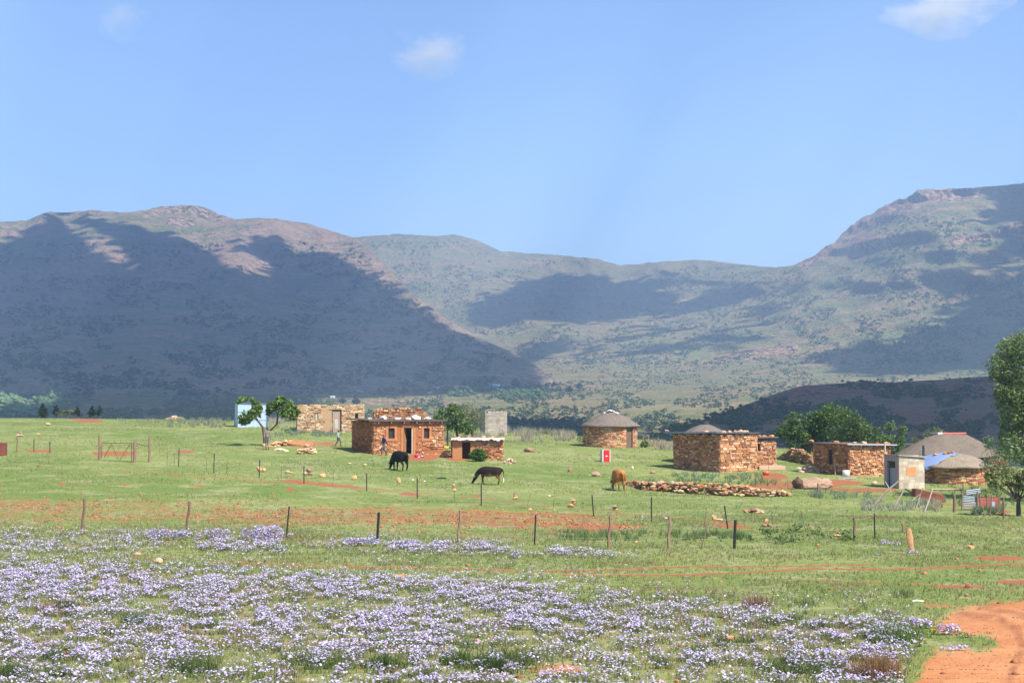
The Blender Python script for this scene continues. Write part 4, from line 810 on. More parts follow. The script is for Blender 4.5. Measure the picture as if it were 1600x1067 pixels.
# ---- fences
def post_run(name, label, posts, wires, wc=(.28, .24, .22)):
    """posts: (xtop, ytop, xbase, ybase, kind); each post is a part, the strands are one part"""
    base = gpt(posts[0][2], posts[0][3]); f = empty(name, base, 0, label, 'fence'); tops = []
    for (xt, yt, xb, yb, kd) in posts:
        a = gpt(xb, yb); e = pt(xt, yt, a.y)-a; b = MB()
        if kd == 'w': q = e.cross(Vector((0, 1, 0))).normalized()*.025; b.tube([(0, 0, -.15), e*.35+q, e*.7-q, e], [.06, .055, .052, .05], 7, rnd.choice([(.25, .15, .10), (.19, .115, .08), (.28, .18, .12)])); nm = 'wooden_post'
        elif kd == 'i': b.tube([(0, 0, -.15), e], .032, 5, (.035, .028, .03)); nm = 'iron_post'
        elif kd == 'b': b.tube([(0, 0, -.15), e], .055, 6, (.03, .025, .025)); nm = 'iron_post'
        elif kd == 'c': b.tube([(0, 0, -.1), e*.5+Vector((.1, 0, 0)), e*.55+Vector((.02, 0, 0)), e], [.02, .022, .02, .014], 5, (.20, .14, .11)); nm = 'twig_post'
        else: b.tube([(0, 0, -.1), e], .013, 4, (.12, .1, .09)); nm = 'dropper'
        b.build(nm, M_wood if kd in 'wc' else M_rust, f, a-base); tops.append((a-base, e))
    if wires:
        b = MB()
        for fr in wires:
            for (a0, e0), (a1, e1) in zip(tops, tops[1:]):
                P0, P1 = a0+e0*fr, a1+e1*fr; b.tube([P0, (P0+P1)/2-Vector((0, 0, .03)), P1],   .0065, 3, wc, caps=False)
        b.build('wire', M_rust, f)
    return f
nearp = [(-80, 772, -84, 826, 'w'), (132, 779, 129, 830, 'w'), (296, 783, 292, 828, 'w'), (452, 791, 447, 840, 'i'), (592, 800, 589, 846, 'b'), (719, 797, 716, 850, 'w'), (837, 804, 835, 852, 'i'), (953, 805, 951, 856, 'w'), (1046, 805, 1045, 857, 'w'), (1104, 792, 1095, 857, 'c'), (1149, 812, 1147, 857, 'b')]
post_run('wire_fence', 'nearest wire fence of mixed wooden and iron posts behind the purple flowers', nearp, (.9, .6, .3))
farp = [(27, 682, 27, 706, 'w'), (53, 687, 53, 706, 'i'), (78, 690, 78, 708, 'i')]
post_run('wire_fence', 'short stretch of far fence between the rusty drum and the field gate', farp, (.9, .5))
midp = [(262, 705, 261, 728, 't'), (273, 707, 272, 728, 't'), (280, 700, 279, 729, 'i'), (323, 716, 322, 737, 't'), (335, 708, 334, 739, 'i'), (355, 718, 354, 740, 't'), (406, 718, 405, 747, 'i'), (440, 730, 439, 750, 't'), (475, 728, 475, 755, 'i'), (521, 733, 520, 761, 't'), (573, 739, 573, 767, 'i'), (652, 747, 652, 779, 'i'), (710, 766, 710, 784, 't'), (752, 757, 752, 790, 'i'), (829, 770, 822, 794, 't'), (865, 780, 864, 802, 't'), (925, 773, 928, 806, 'i'), (1018, 776, 1018, 815, 'i')]
post_run('wire_fence', 'long far wire fence of thin iron posts running down from the gate past the cattle', midp, (.92, .55, .25))
rp = [(1132, 790, 1138, 826, 'i'), (1206, 794, 1207, 820, 't'), (1252, 801, 1259, 829, 't'), (1334, 808, 1336, 844, 'w'), (1366, 802, 1367, 841, 'i'), (1409, 817, 1413, 832, 'w')]
post_run('wire_fence', 'sagging fence of tilted posts running up to the standing stone slab', rp, (.9, .5))
# gate
ga = gpt(155, 718.5); ge = gpt(210, 722); g2 = gpt(233, 722); h = empty('field_gate', ga, 0, 'rusty metal field gate with V shaped bracing between brown wooden posts', 'gate')
for p_, yt, yb, w_ in ((ga, 680, 718, .09), (ge, 690, 722, .12), (g2, 682, 722, .08)):
    b = MB(); t = (yb-yt)/pxm(p_.y); b.tube([(0, 0, -.2), (.02, 0, t*.5), (.0, 0, t)], [w_, w_*.92, w_*.88], 8, (.26, .15, .10)); b.build('gate_post', M_wood, h, p_-ga)
def gp(u, v): t = (u-155)/55; d = ga.y*(1-t)+ge.y*t; return pt(u, v, d)-ga
b = MB(); L_ = [((159, 692), (206, 692)), ((206, 692), (205.5, 721)), ((159, 692), (158.5, 716)), ((159, 719), (205, 721))]
for a, e in L_: b.tube([gp(*a), gp(*e)], .022, 6, (.10, .06, .045))
b.build('gate_frame', M_rust, h); b = MB(); zz = [(162, 716), (174, 693), (186, 721), (203, 693)]
for a, e in zip(zz, zz[1:]): b.tube([gp(*a), gp(*e)], .016, 5, (.10, .06, .045))
b.build('gate_brace', M_rust, h)
b = MB(); P0, P1 = pt(213, 693, ge.y)-ga, pt(232, 697, g2.y)-ga; b.tube([P0, (P0+P1)/2+Vector((0, 0, -.02)), P1], .02, 5, (.10, .06, .045)); b.build('rail', M_rust, h)
# ---- standing slab and stones
def stone(u, v, w, hgt, c, label, cat='stone', name='stone', seed=0, group=None, dy=.7):
    p = gpt(u, v); s = 1/pxm(p.y); b = MB(); b.rock((0, 0, hgt*s*.4), (w*s/2, w*s/2*dy, hgt*s*.62), c, seed=seed, sub=2); return tag(b.build(name, M_rock, None, p, rnd.uniform(0, .3)), label, cat, group)
p_ = gpt(1424, 862); s = 1/pxm(p_.y); b = MB(); b.rock((0, 0, .05), (9*s, 5*s, 4*s), (.5, .24, .11), seed=3)
vs = []; prof = [(-5, 6, 0), (-6, 5, 8), (-8, 3, 18), (-9, 1.5, 26), (-10, 0, 33), (-7, -2.5, 37)]
T_ = MB(); n_ = 10
ring = []
for (xl, xr, z) in [(-3, 5, -3), (-3.5, 5, 4), (-5.5, 3.5, 12), (-7, 2.8, 20), (-8, 1.5, 28), (-7.4, .2, 34), (-5, -2, 37.5)]:
    cx_, hw_ = (xl+xr)/2, (xr-xl)/2
    for i in range(n_):
        a = 2*math.pi*i/n_; vs.append(((cx_+hw_*math.cos(a)*(1+.08*math.sin(z+i)))*s, 2.2*s*math.sin(a), z*s))
for j in range(6):
    for i in range(n_): ring.append((j*n_+i, j*n_+(i+1) % n_, (j+1)*n_+(i+1) % n_, (j+1)*n_+i))
ring.append(tuple(6*n_+i for i in range(n_))); T_.add(vs, ring, (.50, .27, .13)); tag(T_.build('standing_slab', M_rock, None, p_), 'tall orange stone slab standing upright at the end of the sagging fence', 'stone slab')
def cairn(u, v, items, label, seed):
    p = gpt(u, v); s = 1/pxm(p.y); b = MB()
    for i, (dx, z, w, hh, c) in enumerate(items): b.rock((dx*s, rnd.uniform(-.03, .03), (z+hh/2)*s), (w*s/2, w*s*.4, hh*s*.58), c, seed=seed*10+i, sub=2)
    return tag(b.build('cairn', M_rock, None, p), label, 'stone pile')
o1, o2, o3 = (.62, .32, .14), (.55, .38, .24), (.34, .19, .12)
cairn(31, 682, [(0, 0, 11, 4, o2), (1, 3, 7, 5, o3)], 'small pale cairn at far left above the rusty drum', 1)
cairn(405, 737, [(0, 0, 9, 9, o1), (8, 0, 8, 6, (.66, .36, .14))], 'pair of bright orange stones beside an iron post below the tree', 2)
cairn(451, 740, [(-2, 0, 8, 6, o2), (4, 0, 7, 3, o1)], 'small orange stone pair between two thin iron posts, left of the larger cluster', 3)
cairn(480, 742, [(-2, 0, 11, 5, o2), (4, 4, 13, 7, o3), (5, 0, 9, 4, o3)], 'brown and cream stone cluster behind the far fence', 4)
cairn(709, 767, [(0, 0, 9, 5, o1), (0, 4, 6, 5, o3), (0, 8, 4, 3, o2)], 'three stone cairn below and left of the black and brown cow', 5)
cairn(805, 780, [(0, 0, 10, 5, o1), (-1, 4, 6, 4, o3), (-1, 7, 4, 4, o3)], 'dark topped cairn below and right of the black and brown cow', 6)
cairn(896, 792, [(-4, 0, 14, 5, o1), (0, 4, 7, 6, o3), (0, 9, 8, 3, o1)], 'mushroom shaped cairn on a flat orange stone', 7)
cairn(961, 798, [(2, 0, 9, 4, o1), (-2, 0, 6, 4, o3), (0, 3, 8, 5, (.12, .09, .07)), (0, 7, 6, 2, o1)], 'small black centred cairn below the brown cow', 8)
cairn(1119, 813, [(-4, 0, 9, 9, o1), (5, 0, 14, 3, o2)], 'orange boulder with a flat stone left of a tilted iron post', 9)
cairn(1199, 823, [(-4, 0, 10, 5, o3), (3, 0, 8, 6, o3), (-1, 5, 6, 8, o1)], 'dark cairn with an upright orange top stone near the low green bush', 10)
cairn(1308, 838, [(0, 0, 14, 4, o1), (1, 3, 9, 5, o3)], 'reddish stone pair between the green thicket and a wooden post', 11)
cairn(1519, 857, [(-2, 0, 11, 6, (.66, .36, .14)), (0, 4, 5, 6, (.16, .09, .07))], 'bright orange stones with a dark top on open grass at right', 12)
for i, q in enumerate([(505, 744, 9, 7, o3, 'brown lump of stone just right of the cream stone cluster'), (504, 745.5, 13, 6, (.64, .36, .15), 'orange loaf shaped stone between the third and fourth thin iron posts'), (553, 749, 10, 7, (.66, .38, .15), 'bright orange rounded stone left of the post below the black cow'),
        (623, 754, 9, 8, o1, 'orange and brown split stone directly below the black cow'), (570, 727, 8, 3, o2, 'flat pale stone left of the black cow'), (545, 725, 9, 3, o2, 'flat pale slab lying below the walking child'), (891, 737, 9, 7, o3, 'small rounded brown stone left of the flat tilted slab'),
        (931, 744, 16, 8, (.36, .22, .15), 'flat tilted brown slab left of the brown cow'), (988, 733, 5, 6, (.6, .42, .3), 'small pale upright stone right of the brown cow'), (1020, 740, 10, 5, o3, 'brown stone above the left end of the rubble wall'), (827, 706, 20, 8, (.30, .18, .12), 'large flat brown boulder alone between the low shed and round hut'),
        (75, 664, 9, 4, (.66, .45, .28), 'pale orange stone on the far left crest'), (60, 680, 7, 3, o1, 'tiny orange stone right of the far left cairn'), (214, 868, 14, 7, (.50, .28, .15), 'reddish stone among the purple flowers at left, left of its twin'), (247, 880, 15, 9, (.62, .40, .24), 'cream and brown stone among the flowers, right of its twin'),
        (625, 903, 20, 8, (.50, .22, .10), 'red brown rounded stone on the bare strip in the middle of the flowers'), (615, 857, 5, 7, (.80, .62, .36), 'small pale yellow stone beside the black iron post'), (1512, 918, 11, 9, (.30, .13, .09), 'dark red stone on the bare track at right'), (1510, 931, 8, 5, (.34, .15, .09), 'smaller dark stone just below the dark red stone'),
        (828, 797, 8, 4, o1, 'tiny orange stone left of the mushroom shaped cairn'), (866, 798, 6, 3, o1, 'flattest orange chip below the mushroom shaped cairn'), (994, 848, 6, 4, o1, 'small orange stone between the two rightmost wooden fence posts'), (1018, 831, 8, 3, (.2, .08, .05), 'dark clod at the right tip of the ploughed strip'),
        (1140, 1000, 22, 9, (.55, .24, .12), 'buried red stone among the flowers at lower right'), (1366, 757, 11, 6, o2, 'pale orange stone on the bare soil before the small stone house')]):
    stone(*q[:5], q[5], seed=i+31)
bd = gpt(1238, 764); s = 1/pxm(bd.y); b = MB(); b.rock((31*s, .3, 6*s), (32*s, .55, 12*s), (.36, .23, .155), seed=71, sub=3, jag=.3); b.rock((9*s, .1, 9*s), (9*s, .5, 11*s), (.16, .09, .06), seed=74, sub=2, jag=.5); b.rock((52*s, .4, 7*s), (16*s, .5, 10*s), (.36, .23, .16), seed=76, sub=2, jag=.3)
tag(b.build('boulder', M_rock, None, bd), 'long pale boulder with a dark left end on bare soil', 'boulder')
def pile(name, path, hpx, label, cat, n, pal, seed, big=(.14, .3), thick=.6):
    p0 = gpt(*path[0]); b = MB(); q = random.Random(seed); P = [gpt(*a) for a in path]; LL = [0]
    for a, c in zip(P, P[1:]): LL.append(LL[-1]+(c-a).length)
    for i in range(n):
        t = q.random()*LL[-1]; j = max(k_ for k_ in range(len(P)-1) if LL[k_] <= t); f = (t-LL[j])/max(LL[j+1]-LL[j], 1e-6); c = P[j]*(1-f)+P[j+1]*f
        hh = np.interp(t/LL[-1], [k_/(len(hpx)-1) for k_ in range(len(hpx))], hpx)/pxm(c.y); z = hh*q.random()**.8; o = q.uniform(-1, 1)*thick*(1-.75*z/max(hh, .01)); sz = q.uniform(*big)*(1.25 if z < hh*.2 else 1)
        x, y = c.x, c.y+o; b.rock((x-p0.x, y-p0.y, G(x, y)-p0.z+z), (sz, sz*.8, sz*q.uniform(.35, .6)), tuple(v_*q.uniform(.8, 1.15) for v_ in q.choice(pal)), seed=seed*100+i)
    return tag(b.build(name, M_rock, None, p0), label, cat)
BR = [(.38, .20, .10), (.44, .25, .13), (.30, .15, .08), (.50, .33, .19), (.24, .12, .07), (.42, .19, .085)]
pile('rubble_wall', [(980, 756), (1005, 764), (1060, 769), (1120, 773), (1180, 775), (1233, 775)], [2, 8, 11, 13, 17, 18, 14, 5], 'long tumbledown rubble wall of dry stones in front of the tall stone house', 'stone wall', 600, BR, 7, (.1, .27), 1.15)
pile('stone_heap', [(1222, 718), (1245, 722), (1272, 727)], [6, 20, 22, 10], 'brown stone heap at the foot of the large green tree', 'stone pile', 200, BR, 8)
pile('stone_heap', [(1248, 737), (1278, 738)], [7, 12, 6], 'small stone heap with a dark sheet between the stone houses', 'stone pile', 36, [(.56, .42, .3), (.44, .32, .22)], 9)
pile('stone_heap', [(466, 709), (492, 709)], [4, 15, 4], 'small triangular heap of pale orange stones below the fig tree', 'stone pile', 60, [(.66, .46, .29), (.60, .38, .22), (.52, .31, .17)], 10, (.14, .28), .3)
pile('stone_heap', [(410, 698), (445, 697), (462, 694)], [5, 8, 6], 'loose orange stones spread along the foot of the dirt mound', 'stone pile', 46, [(.62, .42, .26), (.54, .26, .11)], 11, (.1, .26), .4)
pile('stone_heap', [(424, 703), (452, 705)], [1, 2, 1], 'row of flat pale stones lying below the dirt mound', 'stone pile', 14, [(.68, .50, .32)], 12, (.15, .3), .3)
pile('stone_heap', [(788, 724), (806, 724)], [3, 8, 3], 'small cream stone heap right of the low shed', 'stone pile', 36, [(.64, .48, .34), (.52, .36, .24)], 13, (.09, .2), .3)
pile('stone_heap', [(1166, 801), (1192, 801)], [2, 7, 3], 'small brown stone heap alone in the grass below the rubble wall', 'stone pile', 40, BR, 14, (.09, .2), .35)
pile('stone_heap', [(262, 656), (300, 653), (352, 652)], [2, 7, 8, 6], 'low pale stone line on the far crest left of the metal shed', 'stone wall', 120, [(.60, .42, .28), (.5, .32, .2)], 15, (.15, .35), .8)
pile('stone_heap', [(690, 714), (704, 716)], [5, 12, 8], 'red stones tumbled between the mud house and the low shed', 'stone pile', 30, OR, 16, (.1, .26), .3)
mp = gpt(442, 695); b = MB(); b.rock((.8, .5, 0), (1.8, 1.2, .42), (.33, .15, .065), seed=5, sub=3, jag=.05); tag(b.build('dirt_mound', M_mud, None, mp, smooth=True), 'low mound of reddish dirt beside the fig tree', 'mound')
# small belongings by the houses
cp0 = gpt(652, 714.5); b = MB()
for dx, z, w_, hh, c in ((-.05, .0, .34, .25, (.72, .05, .10)), (.35, 0, .2, .2, (.55, .5, .52)), (.42, .18, .16, .28, (.60, .30, .28)), (.1, -.04, .2, .12, (.5, .48, .62)), (.5, 0, .12, .14, (.62, .06, .12))): b.rock((dx, rnd.uniform(-.1, .1), z+hh/2), (w_/2*1.2, .16, hh*.6), c, seed=int(dx*10)+70, sub=2)
tag(b.build('clothes_heap', M_cloth, None, cp0, smooth=True), 'heap of red, pink and grey clothes on the ground beside the doorway', 'clothes')
yb = gpt(696, 706); b = MB(); b.lathe([(0, 0), (.22, .0), (.3, .2), (.26, .2), (.2, .06), (0, .05)], 20, (.80, .48, .04)); tag(b.build('basin', M_plastic, None, (yb.x, yb.y, yb.z+.25), smooth=True), 'yellow basin on the stones between the house and low shed', 'basin')
ob = gpt(386, 664.5); b = MB(); b.lathe([(0, 0), (.18, 0), (.2, .42), (.16, .42), (0, .4)], 16, (.80, .38, .03)); tag(b.build('bucket', M_plastic, None, ob, smooth=True), 'small orange bucket in front of the metal shed', 'bucket')
dk = gpt(1279, 735.5); b = MB(); b.box(-.7, .9, -.2, .2, .1, .17, (.09, .10, .11)); tag(b.build('sheet_metal', M_metal, None, dk), 'dark flat metal sheet resting on the small stone heap', 'metal sheet')
dk = gpt(690, 748); b = MB(); b.tube([(-.35, 0, .04), (.3, .05, .05)], .05, 6, (.04, .035, .04)); tag(b.build('burnt_log', M_wood, None, dk), 'short black log on the grass between the two dark cows', 'log')
pt_ = gpt(1320, 745); b = MB(); b.lathe([(.0, .5), (.25, .5), (.27, 0), (.0, 0)], 18, (.62, .60, .52)); tag(b.build('drum', M_metal, None, (pt_.x, pt_.y-.4, pt_.z), smooth=True), 'pale drum standing before the shaded wall of the small stone house', 'drum')
pt_ = gpt(1322, 745.5); b = MB(); b.box(-.6, .7, -.25, .1, 0, .1, (.42, .36, .33), jit=.04); tag(b.build('slab', M_block, None, (pt_.x-.3, pt_.y-1.2, G(pt_.x-.3, pt_.y-1.2))), 'low grey slab at the foot of the pale drum', 'slab')
pt_ = gpt(1303, 741); b = MB(); b.tube([(0, 0, 0), (.02, .3, 1.15)], .035, 6, (.45, .34, .16)); tag(b.build('pole', M_wood, None, (pt_.x, pt_.y-.5, G(pt_.x, pt_.y-.5))), 'short yellowish pole leaning by the narrow dark door slit', 'pole')
wt = gpt(1432, 940); b = MB(); b.tube([(-.12, 0, .02), (0, .02, .03), (.2, 0, .02)], [.02, .035, .02], 6, (.8, .75, .68)); tag(b.build('bleached_bone', M_rock, None, wt), 'small bleached white bone on grass at the right edge of the flowers', 'bone')
for u, v in ((637, 731), (712, 753), (645, 750), (663, 752), (858, 775), (1041, 810), (695, 725), (492, 702)):
    p_ = gpt(u, v); b = MB(); b.rock((0, 0, .03), (.09, .07, .04), (.75, .75, .74), seed=u); tag(b.build('litter', M_plastic, None, p_), 'scrap of white litter on the green meadow', 'litter', 'white scraps scattered on the meadow')
# ------------------------------------------------------------------ trees and shrubs
def leaf_mesh(name, P, size, cols, mat, parent=None, up=.35, aspect=.55, rng_=nr):
    n = len(P); d = rng_.normal(size=(n, 3)); d /= np.linalg.norm(d, axis=1)[:, None]; d[:, 2] *= .6
    nn = rng_.normal(size=(n, 3)); nn[:, 2] += up*2; t = np.cross(d, nn); t /= np.linalg.norm(t, axis=1)[:, None]+1e-9; d /= np.linalg.norm(d, axis=1)[:, None]
    s = size*rng_.uniform(.6, 1.35, n); s = s[:, None]
    V = np.stack([P-d*s*.5, P+t*s*.5*aspect, P+d*s*.5, P-t*s*.5*aspect], 1)
    C = np.repeat(cols, 4, 0); F_ = np.arange(n*4).reshape(n, 4); return np_mesh(name, V, F_, mat, C, parent)
def crown_pts(cl, dens, inner=.45, sq=.85, seed=0):
    q = np.random.default_rng(seed); out = []
    for (x, y, z, r) in cl:
        n = int(dens*r*r*.95); d = q.normal(size=(n, 3)); d /= np.linalg.norm(d, axis=1)[:, None]; rr = r*(inner+(1-inner)*q.random(n)**.6)
        rr *= .72+.5*fbm(d[:, 0]*2.3+x*3, d[:, 2]*2.3+y*3+d[:, 1]*2, 3, seed); out.append(np.stack([x+d[:, 0]*rr, y+d[:, 1]*rr, z+d[:, 2]*rr*sq], 1))
    P = np.concatenate(out); k = fbm(P[:, 0]*1.6+P[:, 1], P[:, 2]*1.6, 2, seed+5); return P[k > .34]
def leafcols(n, pal, P, seed=0, var=.25):
    q = np.random.default_rng(seed); pal = np.array(pal); c = pal[q.integers(0, len(pal), n)]
    return c*(1+var*(q.random((n, 1))-.5)*2)
def tree(name, base, cl, trunk, pal, dens, leaf, label, cat='tree', group=None, seed=0, bark=(.12, .085, .06), sq=.85, inner=.45, up=.35, aspect=.55, subs=0):
    h = empty(name, base, 0, label, cat, group); b = MB()
    for pts, r in trunk: b.tube(pts, r, 7, bark)
    if subs:
        q = random.Random(seed)
        for (x, y, z, r) in cl:
            o = Vector(trunk[0][0][-1])
            b.tube([o, o.lerp(Vector((x, y, z)), .6)+Vector((0, 0, -.1)), (x, y, z)], [subs, subs*.7, subs*.3], 5, bark)
    if trunk or subs: b.build('trunk', M_wood, h)
    P = crown_pts(cl, dens, inner, sq, seed); leaf_mesh('crown', P, leaf, leafcols(len(P), pal, P, seed), M_leaf, h, up, aspect); return h
def rel(base, u, v, r, dy=0):
    p = pt(u, v, base.y+dy)-base; return (p.x, p.y, p.z, 1.27*r/pxm(base.y))
DK = [(.05, .10, .02), (.07, .13, .025), (.04, .075, .02), (.10, .17, .035)]
MD = [(.09, .15, .03), (.12, .19, .04), (.06, .11, .025), (.16, .23, .055)]
OL = [(.17, .19, .07), (.13, .15, .06), (.21, .22, .10), (.10, .12, .045)]
# fig tree with two crowns
bs = gpt(414, 697); k = 1/pxm(bs.y)
def rp_(u, v, dy=0): p = pt(u, v, bs.y+dy)-bs; return (p.x, p.y, p.z)
tree('fig_tree', bs, [rel(bs, 385, 632, 9), rel(bs, 398, 645, 9), rel(bs, 382, 655, 9), rel(bs, 400, 634, 7, .6), rel(bs, 390, 648, 9, -.8), rel(bs, 434, 632, 9), rel(bs, 445, 630, 10), rel(bs, 456, 641, 10), rel(bs, 424, 635, 8), rel(bs, 458, 650, 6), rel(bs, 445, 645, 8, -.7), rel(bs, 380, 627, 8), rel(bs, 405, 640, 7), rel(bs, 420, 642, 7), rel(bs, 390, 626, 7), rel(bs, 463, 640, 6), rel(bs, 438, 622, 5)],
     [([(0, 0, -.2), rp_(413, 680), rp_(411, 668)], [.16, .13, .12]), ([rp_(411, 668), rp_(402, 656), rp_(392, 642)], [.10, .08, .04]), ([rp_(412, 676), rp_(424, 671), rp_(433, 662), rp_(434, 645), rp_(440, 634)], [.09, .08, .08, .06, .03]), ([rp_(434, 648), rp_(428, 638)], [.05, .02]), ([rp_(436, 640), rp_(450, 638)], [.04, .02]), ([rp_(398, 648), rp_(385, 640)], [.04, .02])],
     [(.10, .17, .03), (.16, .24, .05), (.05, .09, .02), (.22, .30, .07)], 900, .28, 'fig tree with a forked dark trunk and two separate leafy crowns', seed=3, inner=.3, aspect=.7)
# bush pair right of the house
bs = gpt(716, 690); bs = pt(716, 684, 133); bs.z = G(bs.x, bs.y)
tree('leafy_tree', bs, [rel(bs, 692, 652, 13), rel(bs, 712, 645, 13), rel(bs, 700, 662, 14), rel(bs, 720, 662, 14), rel(bs, 684, 656, 9), rel(bs, 728, 668, 12), rel(bs, 706, 636, 7), rel(bs, 690, 640, 5)], [([(0, 0, -.3), (-.1, 0, 1.2), (-.3, 0, 2.2)], [.14, .11, .07]), ([(-.9, 0, -.3), (-.9, 0, 1.6)], [.1, .06])], [(.08, .14, .035), (.12, .19, .05), (.05, .09, .025), (.17, .25, .075)], 620, .22, 'dark green leafy tree against the right end of the flat roofed house', seed=7, inner=.3, subs=.05)
bs = pt(738, 684, 142); bs.z = G(bs.x, bs.y)
tree('willow_tree', bs, [rel(bs, 722, 644, 9), rel(bs, 735, 640, 12), rel(bs, 747, 646, 10), rel(bs, 740, 658, 13), rel(bs, 728, 660, 11), rel(bs, 749, 662, 8)], [([(0, 0, -.3), (0, 0, 2)], [.14, .08])], OL, 900, .14, 'yellowish olive tree between the dark leafy tree and block ruin', seed=8, sq=1.1, inner=.25, subs=.04, aspect=.35)
bs = gpt(748, 720); bs.y -= .5; tree('agave_shrub', bs, [(0, 0, .5, .62), (-.3, -.1, .4, .45), (.35, 0, .38, .42)], [], [(.05, .12, .015), (.10, .20, .03), (.03, .07, .01)], 2200, .24, 'round bright green shrub in front of the low shed', 'shrub', seed=9, inner=.2, aspect=.3, up=.1)
bs = gpt(546, 668); 
# big spreading tree mass behind the stone heap
T1 = [(1232, 672, 17), (1250, 662, 20), (1245, 685, 18), (1222, 675, 10), (1275, 665, 22), (1290, 650, 18), (1268, 690, 18), (1300, 640, 12), (1312, 650, 16), (1300, 672, 22)]
bs = pt(1262, 722, 132); bs.z = G(bs.x, bs.y)-.1; tree('pepper_tree', bs, [rel(bs, a, c, d, rnd.uniform(-1.2, 1.2)) for a, c, d in T1], [([(0, 0, -.3), (.1, 0, 1.0), (.2, 0, 1.8)], [.22, .18, .12]), ([(-.9, 0, -.3), (-1.2, 0, 1.4)], [.15, .08])], DK+[(.13, .20, .045)], 560, .25, 'widest dark green tree, rising over the stone heap', group=None, seed=11, inner=.25, subs=.08)
T2 = [(1325, 655, 17), (1340, 668, 18), (1320, 678, 18), (1352, 672, 14), (1366, 682, 14), (1345, 688, 16), (1376, 688, 10)]
bs = pt(1340, 722, 128); bs.z = G(bs.x, bs.y)-.1; tree('pepper_tree', bs, [rel(bs, a, c, d, rnd.uniform(-1, 1)) for a, c, d in T2], [([(0, 0, -.3), (0, 0, 1.6)], [.2, .12])], [(.11, .16, .045), (.08, .13, .03), (.14, .19, .06), (.06, .10, .025)], 620, .2, 'olive green tree rising right behind the roof of the small stone house', seed=12, inner=.25, subs=.07)
T3 = [(1388, 668, 10), (1396, 678, 11), (1404, 690, 11), (1410, 672, 8), (1398, 700, 10), (1386, 684, 9)]
bs = pt(1398, 726, 120); bs.z = G(bs.x, bs.y)-.1; tree('leafy_tree', bs, [rel(bs, a, c, d, rnd.uniform(-.6, .6)) for a, c, d in T3], [([(0, 0, -.3), (0, 0, 1.8)], [.13, .07])], [(.06, .12, .03), (.10, .17, .04), (.15, .22, .07)], 700, .2, 'small upright green tree between the small house and thatched roof', seed=13, inner=.2, subs=.05)
for i, (u, v, r_, lab) in enumerate([(1459, 676, 11, 'distant rounded tree showing above the left slope of the long thatch'), (1430, 690, 8, 'distant low treetop above the plastered house')]):
    bs = pt(u, v+28, 150); bs.z = G(bs.x, bs.y); tree('far_tree', bs, [rel(bs, u, v, r_), rel(bs, u+r_, v+4, r_*.8), rel(bs, u-r_, v+6, r_*.7)], [([(0, 0, -.5), (0, 0, 1.5)], [.12, .07])], OL, 500, .2, lab, seed=20+i, subs=.05)
# tall pepper tree at the right edge
T4 = [(1575, 545, 16), (1598, 540, 22), (1625, 545, 28), (1560, 572, 15), (1580, 570, 22), (1605, 575, 24), (1640, 580, 34), (1570, 600, 17), (1592, 610, 24), (1615, 610, 22), (1575, 632, 18), (1598, 645, 26), (1640, 640, 34), (1582, 665, 20), (1605, 680, 26), (1588, 700, 22), (1618, 715, 22), (1560, 615, 9), (1572, 682, 13), (1640, 700, 30), (1555, 590, 8)]
bs = pt(1612, 775, 92); bs.z = G(bs.x, bs.y); tree('tall_pepper_tree', bs, [rel(bs, a, c, d, rnd.uniform(-1.4, 1.4)) for a, c, d in T4], [([(0, 0, -.3), (-.2, 0, 2.5), (.1, 0, 5.2)], [.34, .26, .16])], [(.16, .22, .07), (.12, .17, .05), (.22, .29, .10), (.28, .33, .14), (.10, .15, .045)], 950, .24, 'tallest tree, drooping pepper tree cut off by the right edge', seed=31, inner=.3, subs=.08, sq=1.05, aspect=.35)
T5 = [(1545, 690, 10), (1555, 702, 13), (1565, 715, 14), (1545, 712, 11), (1560, 735, 13), (1540, 725, 9), (1575, 728, 13), (1550, 742, 9)]
bs = pt(1556, 757, 101); bs.z = G(bs.x, bs.y); tree('blue_green_bush', bs, [rel(bs, a, c, d, rnd.uniform(-.5, .5)) for a, c, d in T5], [([(0, 0, -.3), (0, 0, 1.4)], [.1, .06])], [(.14, .20, .10), (.18, .24, .12), (.09, .14, .07)], 1300, .17, 'feathery bluish bush right of the tarpaulin hut under the tall tree', 'bush', seed=33, inner=.2, subs=.03, aspect=.3)
T6 = [(1548, 744, 10), (1562, 738, 12), (1578, 742, 12), (1592, 740, 12), (1608, 742, 13), (1556, 756, 11), (1574, 758, 10), (1592, 757, 11), (1612, 760, 13), (1584, 748, 10)]
bs = gpt(1592, 806); tree('small_spreading_tree', bs, [rel(bs, a, c, d, rnd.uniform(-.6, .6)) for a, c, d in T6], [([(0, 0, -.2), rp_(1592, 780) if False else (-.02, 0, .55), (.0, 0, .8)], [.14, .11, .09])], [(.22, .24, .08), (.17, .20, .06), (.11, .14, .04), (.28, .27, .12)], 1000, .19, 'small spreading tree with sparse olive leaves and dark low branches at right', seed=35, inner=.15, subs=.05, bark=(.07, .05, .045), sq=.8)
